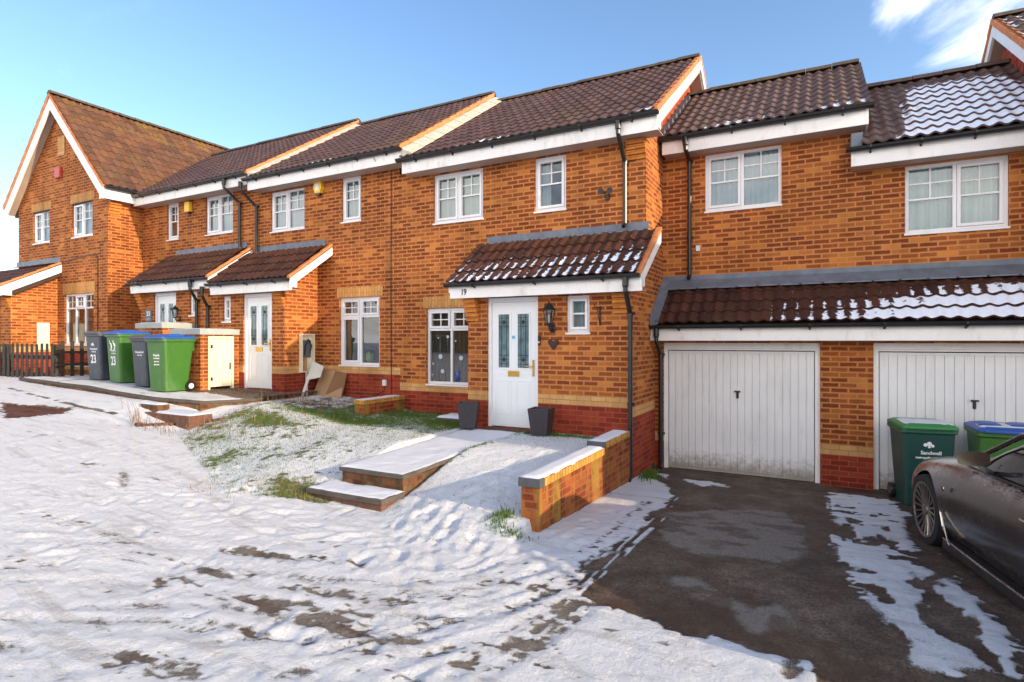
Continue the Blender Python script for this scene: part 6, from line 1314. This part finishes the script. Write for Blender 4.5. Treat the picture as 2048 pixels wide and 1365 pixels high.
F_.append(tuple(range(K))); F_.append(tuple(range((len(ST_)-1)*K, len(ST_)*K))[::-1])
me = bpy.data.meshes.new('body'); me.from_pydata(V_, [], F_); bm = bmesh.new(); bm.from_mesh(me); bmesh.ops.recalc_face_normals(bm, faces=bm.faces); bm.to_mesh(me); bm.free()
body = bpy.data.objects.new('body', me); C.objects.link(body); sm = body.modifiers.new('s', 'SUBSURF'); sm.levels = sm.render_levels = 3
cut = []
for yy in (0, -2.72):
    for s in (-1, 1):
        c_ = MB().lathe([(.375, -.30), (.375, .30)], (s * .86, yy, .335), 48, 'x').build('cut', BLACK, None); cut.append(c_)
        bo = body.modifiers.new('b', 'BOOLEAN'); bo.operation = 'DIFFERENCE'; bo.solver = 'EXACT'; bo.object = c_
for (yy, z0, z1, dy) in ((-.70, .22, .86, .0), (-1.98, .22, .90, 0)):            # door shut lines
    for s in (-1, 1):
        c_ = MB().tube([(s * .93, yy, .18), (s * .935, yy + .03, .45), (s * .93, yy + .02, .70), (s * .78, yy - .02, .93)], .007, 6).build('cut', BLACK, None); cut.append(c_)
        bo = body.modifiers.new('b', 'BOOLEAN'); bo.operation = 'DIFFERENCE'; bo.solver = 'EXACT'; bo.object = c_
bpy.context.view_layer.update()
me2 = bpy.data.meshes.new_from_object(body.evaluated_get(bpy.context.evaluated_depsgraph_get())); me2.name = 'body'
body.modifiers.clear(); body.data = me2; me2.materials.clear(); me2.materials.append(PAINT); me2.polygons.foreach_set('use_smooth', [True] * len(me2.polygons)); me2.polygons.foreach_set('material_index', [0] * len(me2.polygons))
me2.set_sharp_from_angle(angle=R(38)); body.parent = car
for c_ in cut: bpy.data.objects.remove(c_)
# greenhouse
def sq(v): return math.copysign(abs(v) ** .55, v)
def grid_loft(sections, name, mat, parent, sub=2):
    k = len(sections[0]); v = [p for s in sections for p in s]; f = [(i*k+j, i*k+j+1, (i+1)*k+j+1, (i+1)*k+j) for i in range(len(sections)-1) for j in range(k-1)]
    m_ = bpy.data.meshes.new(name); m_.from_pydata(v, [], f); m_.materials.append(mat); m_.polygons.foreach_set('use_smooth', [True]*len(f))
    o_ = bpy.data.objects.new(name, m_); link(o_, parent); q = o_.modifiers.new('s', 'SUBSURF'); q.levels = q.render_levels = sub; return o_
GHS = [(-.62, .74, .60, .92, .955), (-.92, .775, .73, .90, 1.10), (-1.30, .785, .68, .89, 1.30), (-1.75, .785, .64, .89, 1.385), (-2.3, .775, .62, .895, 1.37), (-2.8, .75, .58, .90, 1.23), (-3.2, .66, .5, .91, .99)]
sec = []
for (y, wb, wt, zb, zt) in GHS: sec.append([(-wb, y, zb), (-(wb*.55+wt*.45), y, zb*.5+zt*.5), (-wt, y, zt - .04), (-wt*.55, y, zt), (0, y, zt + .012), (wt*.55, y, zt), (wt, y, zt - .04), ((wb*.55+wt*.45), y, zb*.5+zt*.5), (wb, y, zb)])
grid_loft(sec, 'window_glass', CARGL, car)
sec = [[(-q[1]*1.0, q[0], q[2]) for q in [(y, w, z)]] for (y, w, z) in []]
rf = []
for (y, wb, wt, zb, zt) in GHS[2:6]: rf.append([(-wt - .015, y, zt - .03), (-wt*.55, y, zt + .012), (0, y, zt + .026), (wt*.55, y, zt + .012), (wt + .015, y, zt - .03)])
grid_loft(rf, 'roof', PAINT, car)
for s in (-1, 1):
    pil = MB().tube([(s*.785, -.60, .91), (s*.748, -.90, 1.065), (s*.69, -1.28, 1.265), (s*.648, -1.75, 1.352), (s*.63, -2.3, 1.338), (s*.60, -2.8, 1.205), (s*.66, -3.2, .98)], .022, 8)
    pil.build('roof_pillar', PAINT, car, smooth=True)
    MB().tube([(s*.805, -.70, .905), (s*.812, -1.2, .915), (s*.812, -2.1, .922), (s*.79, -2.8, .925)], .011, 6).build('window_trim', BLACK, car, smooth=True)
    # mirror
    k = []
    g = MB().tube([(s*.78, -1.02, .92), (s*.86, -1.06, .96), (s*.92, -1.10, 1.01)], .020, 8)
    ms = []
    for t in range(7):
        a = t / 6; rr_ = .002 + .058 * math.sin(math.pi * min(.5, .05 + a * .62)) ** .6
        ms.append([(s * (.87 + .155 * (.5 - .5 * math.cos(2*math.pi*i/12)) * 1.0 if False else s*0 + s*(.975 + .125 * sq(math.cos(2*math.pi*i/12)) * (rr_/.06))), -1.04 - .15 * a, 1.055 + .068 * sq(math.sin(2*math.pi*i/12)) * (rr_/.06)) for i in range(12)])
    n0 = len(g.v); g.v += [p for r_ in ms for p in r_]
    for i in range(6):
        for j in range(12): g.f.append((n0+i*12+j, n0+i*12+(j+1)%12, n0+(i+1)*12+(j+1)%12, n0+(i+1)*12+j)); g.uv.append(None)
    g.f.append(tuple(n0 + j for j in range(12))); g.uv.append(None); g.f.append(tuple(n0 + 72 + j for j in range(12))[::-1]); g.uv.append(None)
    mir = g.build('door_mirror', plain('mirror_cap', (.52, .49, .46), .3, .12, 20, metal=.6), car, smooth=True)
    MB().poly([(s*(.975 + .112*sq(math.cos(a))), -1.192, 1.055 + .058*sq(math.sin(a))) for a in [2*math.pi*i/14 for i in range(14)]]).build('mirror_glass', CHROME, mir)
    MB().tube([(s*.905, -2.0 + .02, .735), (s*.925, -1.88, .745), (s*.922, -1.74, .742), (s*.90, -1.68, .735)], .014, 8).build('door_handle', CHROME, car, smooth=True)
    # vent behind the wheel
    MB().tube([(s*.915, -.42, .44), (s*.912, -.47, .31), (s*.895, -.60, .165), (s*.905, -.565, .19), (s*.918, -.45, .43), (s*.915, -.42, .44)], .007, 6).build('side_vent', CHROME, car)
    MB().lathe([(.024, -.004), (.026, .004)], (s*.925, -.50, .66), 14, 'x').build('badge', CHROME, car)
    sk = MB().prism([(-.42, .105), (-2.32, .11), (-2.34, .20), (-1.3, .195), (-.44, .19)], s*.80, s*.905, 'x'); sk.build('sill', SKIRT, car, bevel=.015)
    MB().tube([(s*.90, -.46, .20), (s*.915, -1.2, .205), (s*.912, -2.3, .215)], .010, 6).build('sill_trim', PAINT, car)
def car_wheel(x, y, s):
    g = MB(); T = [(.235, .0), (.235, -.10), (.30, -.115), (.328, -.105), (.338, -.07), (.34, 0), (.338, .07), (.328, .105), (.30, .115), (.235, .10), (.235, .0)]
    w_ = g.lathe([(a, b) for a, b in T], (x, y, .335), 48, 'x', cap=False).build('wheel', TYRE, car, smooth=True); w_.data.set_sharp_from_angle(angle=R(45))
    xo = x + s * .100; r_ = MB()
    n = 48; ring_ = [(.262, xo), (.268, xo + s*.012), (.245, xo + s*.010), (.238, xo - s*.03)]
    for i in range(3):
        for k in range(n):
            a, b = 2*math.pi*k/n, 2*math.pi*(k+1)/n; (r0, x0_), (r1, x1_) = ring_[i], ring_[i+1]
            r_.poly([(x0_, y + r0*math.cos(a), .335 + r0*math.sin(a)), (x0_, y + r0*math.cos(b), .335 + r0*math.sin(b)), (x1_, y + r1*math.cos(b), .335 + r1*math.sin(b)), (x1_, y + r1*math.cos(a), .335 + r1*math.sin(a))])
    for k in range(20):
        a = 2*math.pi*k/20; r_.tube([(xo - s*.02, y + .05*math.cos(a), .335 + .05*math.sin(a)), (xo - s*.012, y + .15*math.cos(a), .335 + .15*math.sin(a)), (xo + s*.002, y + .25*math.cos(a), .335 + .25*math.sin(a))], [.013, .0095, .0105], 5)
    r_.lathe([(.055, 0), (.05, s*.018), (.03, s*.024)], (xo - s*.012, y, .335), 20, 'x')
    r_.build('rim', RIM, w_)
    MB().lathe([(.17, -.006), (.17, .006)], (xo - s*.075, y, .335), 28, 'x').build('brake_disc', IRON, w_)
for yy in (0, -2.72):
    for s in (-1, 1): car_wheel(s * .785, yy, s)
    MB().lathe([(.37, -.02), (.37, .02)], (0, yy, .34), 24, 'x')
MB().box(-.60, .60, -3.0, .5, .16, .60).build('underbody', BLACK, car)
for s in (-1, 1):
    MB().hexa([(s*.30, .74, .50), (s*.66, .60, .52), (s*.62, .5, .52), (s*.30, .6, .5), (s*.32, .79, .585), (s*.69, .56, .63), (s*.6, .5, .63), (s*.32, .6, .59)]).build('headlight', CARGL, car, bevel=.02)

# ================================================================ SKY, SUN, CAMERA
SUN_EL, SUN_AZ = 15.0, 95.0          # elevation; compass bearing clockwise from +Y
sc = bpy.context.scene
w = bpy.data.worlds.new('World'); sc.world = w; w.use_nodes = True; nt = w.node_tree
bg = nt.nodes['Background']; sky = nt.nodes.new('ShaderNodeTexSky'); sky.sky_type = 'NISHITA'; sky.sun_disc = False
sky.sun_elevation = R(SUN_EL); sky.sun_rotation = R(SUN_AZ); sky.altitude = 50; sky.air_density = 1.0; sky.dust_density = 1.0; sky.ozone_density = 2.0
def wn(t, **k):
    o_ = nt.nodes.new(t)
    for a_, b_ in k.items(): setattr(o_, a_, b_)
    return o_
hs = wn('ShaderNodeHueSaturation'); hs.inputs['Hue'].default_value = .504; hs.inputs['Saturation'].default_value = 1.08; nt.links.new(sky.outputs[0], hs.inputs['Color'])
tc = wn('ShaderNodeTexCoord'); mp = wn('ShaderNodeMapping'); mp.inputs['Scale'].default_value = (2.2, 2.2, 3.6); nt.links.new(tc.outputs['Generated'], mp.inputs[0])
nz = wn('ShaderNodeTexNoise'); nz.inputs['Scale'].default_value = 1.9; nz.inputs['Detail'].default_value = 9; nz.inputs['Roughness'].default_value = .58; nz.inputs['Distortion'].default_value = .5; nt.links.new(mp.outputs[0], nz.inputs['Vector'])
def cdir(v):
    v = Vector(v).normalized(); d = wn('ShaderNodeVectorMath', operation='DOT_PRODUCT'); nt.links.new(tc.outputs['Generated'], d.inputs[0]); d.inputs[1].default_value = v; return d.outputs['Value']
def wmath(op, a, b, cl=False):
    m_ = wn('ShaderNodeMath', operation=op, use_clamp=cl)
    for i_, q in enumerate((a, b)):
        if isinstance(q, (int, float)): m_.inputs[i_].default_value = q
        else: nt.links.new(q, m_.inputs[i_])
    return m_.outputs[0]
def wr(x, a, b):
    m_ = wn('ShaderNodeMapRange', interpolation_type='SMOOTHSTEP'); nt.links.new(x, m_.inputs[0]); m_.inputs[1].default_value = a; m_.inputs[2].default_value = b; return m_.outputs[0]
import_dir = [((.24, .97, .62), .958, .993, .52), ((.125, .990, .45), .9945, .9997, .24), ((.02, .999, .60), .990, .999, .30)]
field = None
for v, a, b, k_ in import_dir:
    t_ = wmath('MULTIPLY', wr(cdir(v), a, b), k_); field = t_ if field is None else wmath('MAXIMUM', field, t_)
cl_ = wr(wmath('ADD', nz.outputs[0], field), .84, 1.20)
back = wmath('MULTIPLY', wr(cdir((.15, -1, .25)), -.15, .35), wmath('SUBTRACT', 1.0, wr(cdir((0, 0, 1)), .45, .85))); bn = wr(wmath('ADD', nz.outputs[0], wmath('MULTIPLY', back, .42)), .72, .98); cl_ = wmath('MAXIMUM', cl_, wmath('MULTIPLY', bn, wr(cdir((0, -1, .1)), -.05, .3)))   # unseen cloud added behind the camera to whiten the light on fronts and snow
thin = wmath('MULTIPLY', wr(nz.outputs[0], .62, .85), .10); cl_ = wmath('MAXIMUM', cl_, thin)
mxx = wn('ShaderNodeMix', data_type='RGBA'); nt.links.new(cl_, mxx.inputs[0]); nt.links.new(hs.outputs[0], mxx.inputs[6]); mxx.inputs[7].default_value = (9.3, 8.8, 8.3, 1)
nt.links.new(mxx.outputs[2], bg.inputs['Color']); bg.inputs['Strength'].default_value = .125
L = bpy.data.lights.new('sun', 'SUN'); L.energy = 2.0; L.angle = R(.5); L.color = (1.0, .80, .56); lo = bpy.data.objects.new('sun', L); C.objects.link(lo)
az, el = R(SUN_AZ), R(SUN_EL); d_ = Vector((math.sin(az) * math.cos(el), math.cos(az) * math.cos(el), math.sin(el))); lo.rotation_euler = d_.to_track_quat('Z', 'Y').to_euler(); lo.location = (20, 0, 12)
cam = bpy.data.cameras.new('camera'); cam.sensor_width = 36; cam.lens = 36 * 1150 / 2048; cam.clip_end = 1000; cam.clip_start = .05
co = bpy.data.objects.new('camera', cam); C.objects.link(co); co.location = (0, 0, 2.1); co.rotation_euler = (R(90), 0, R(28.3)); sc.camera = co
sc.view_settings.view_transform = 'Standard'; sc.view_settings.look = 'None'; sc.view_settings.exposure = 1.45; sc.view_settings.gamma = 1
sc.render.resolution_x, sc.render.resolution_y = 1024, 682
sc.cycles.use_denoising = True
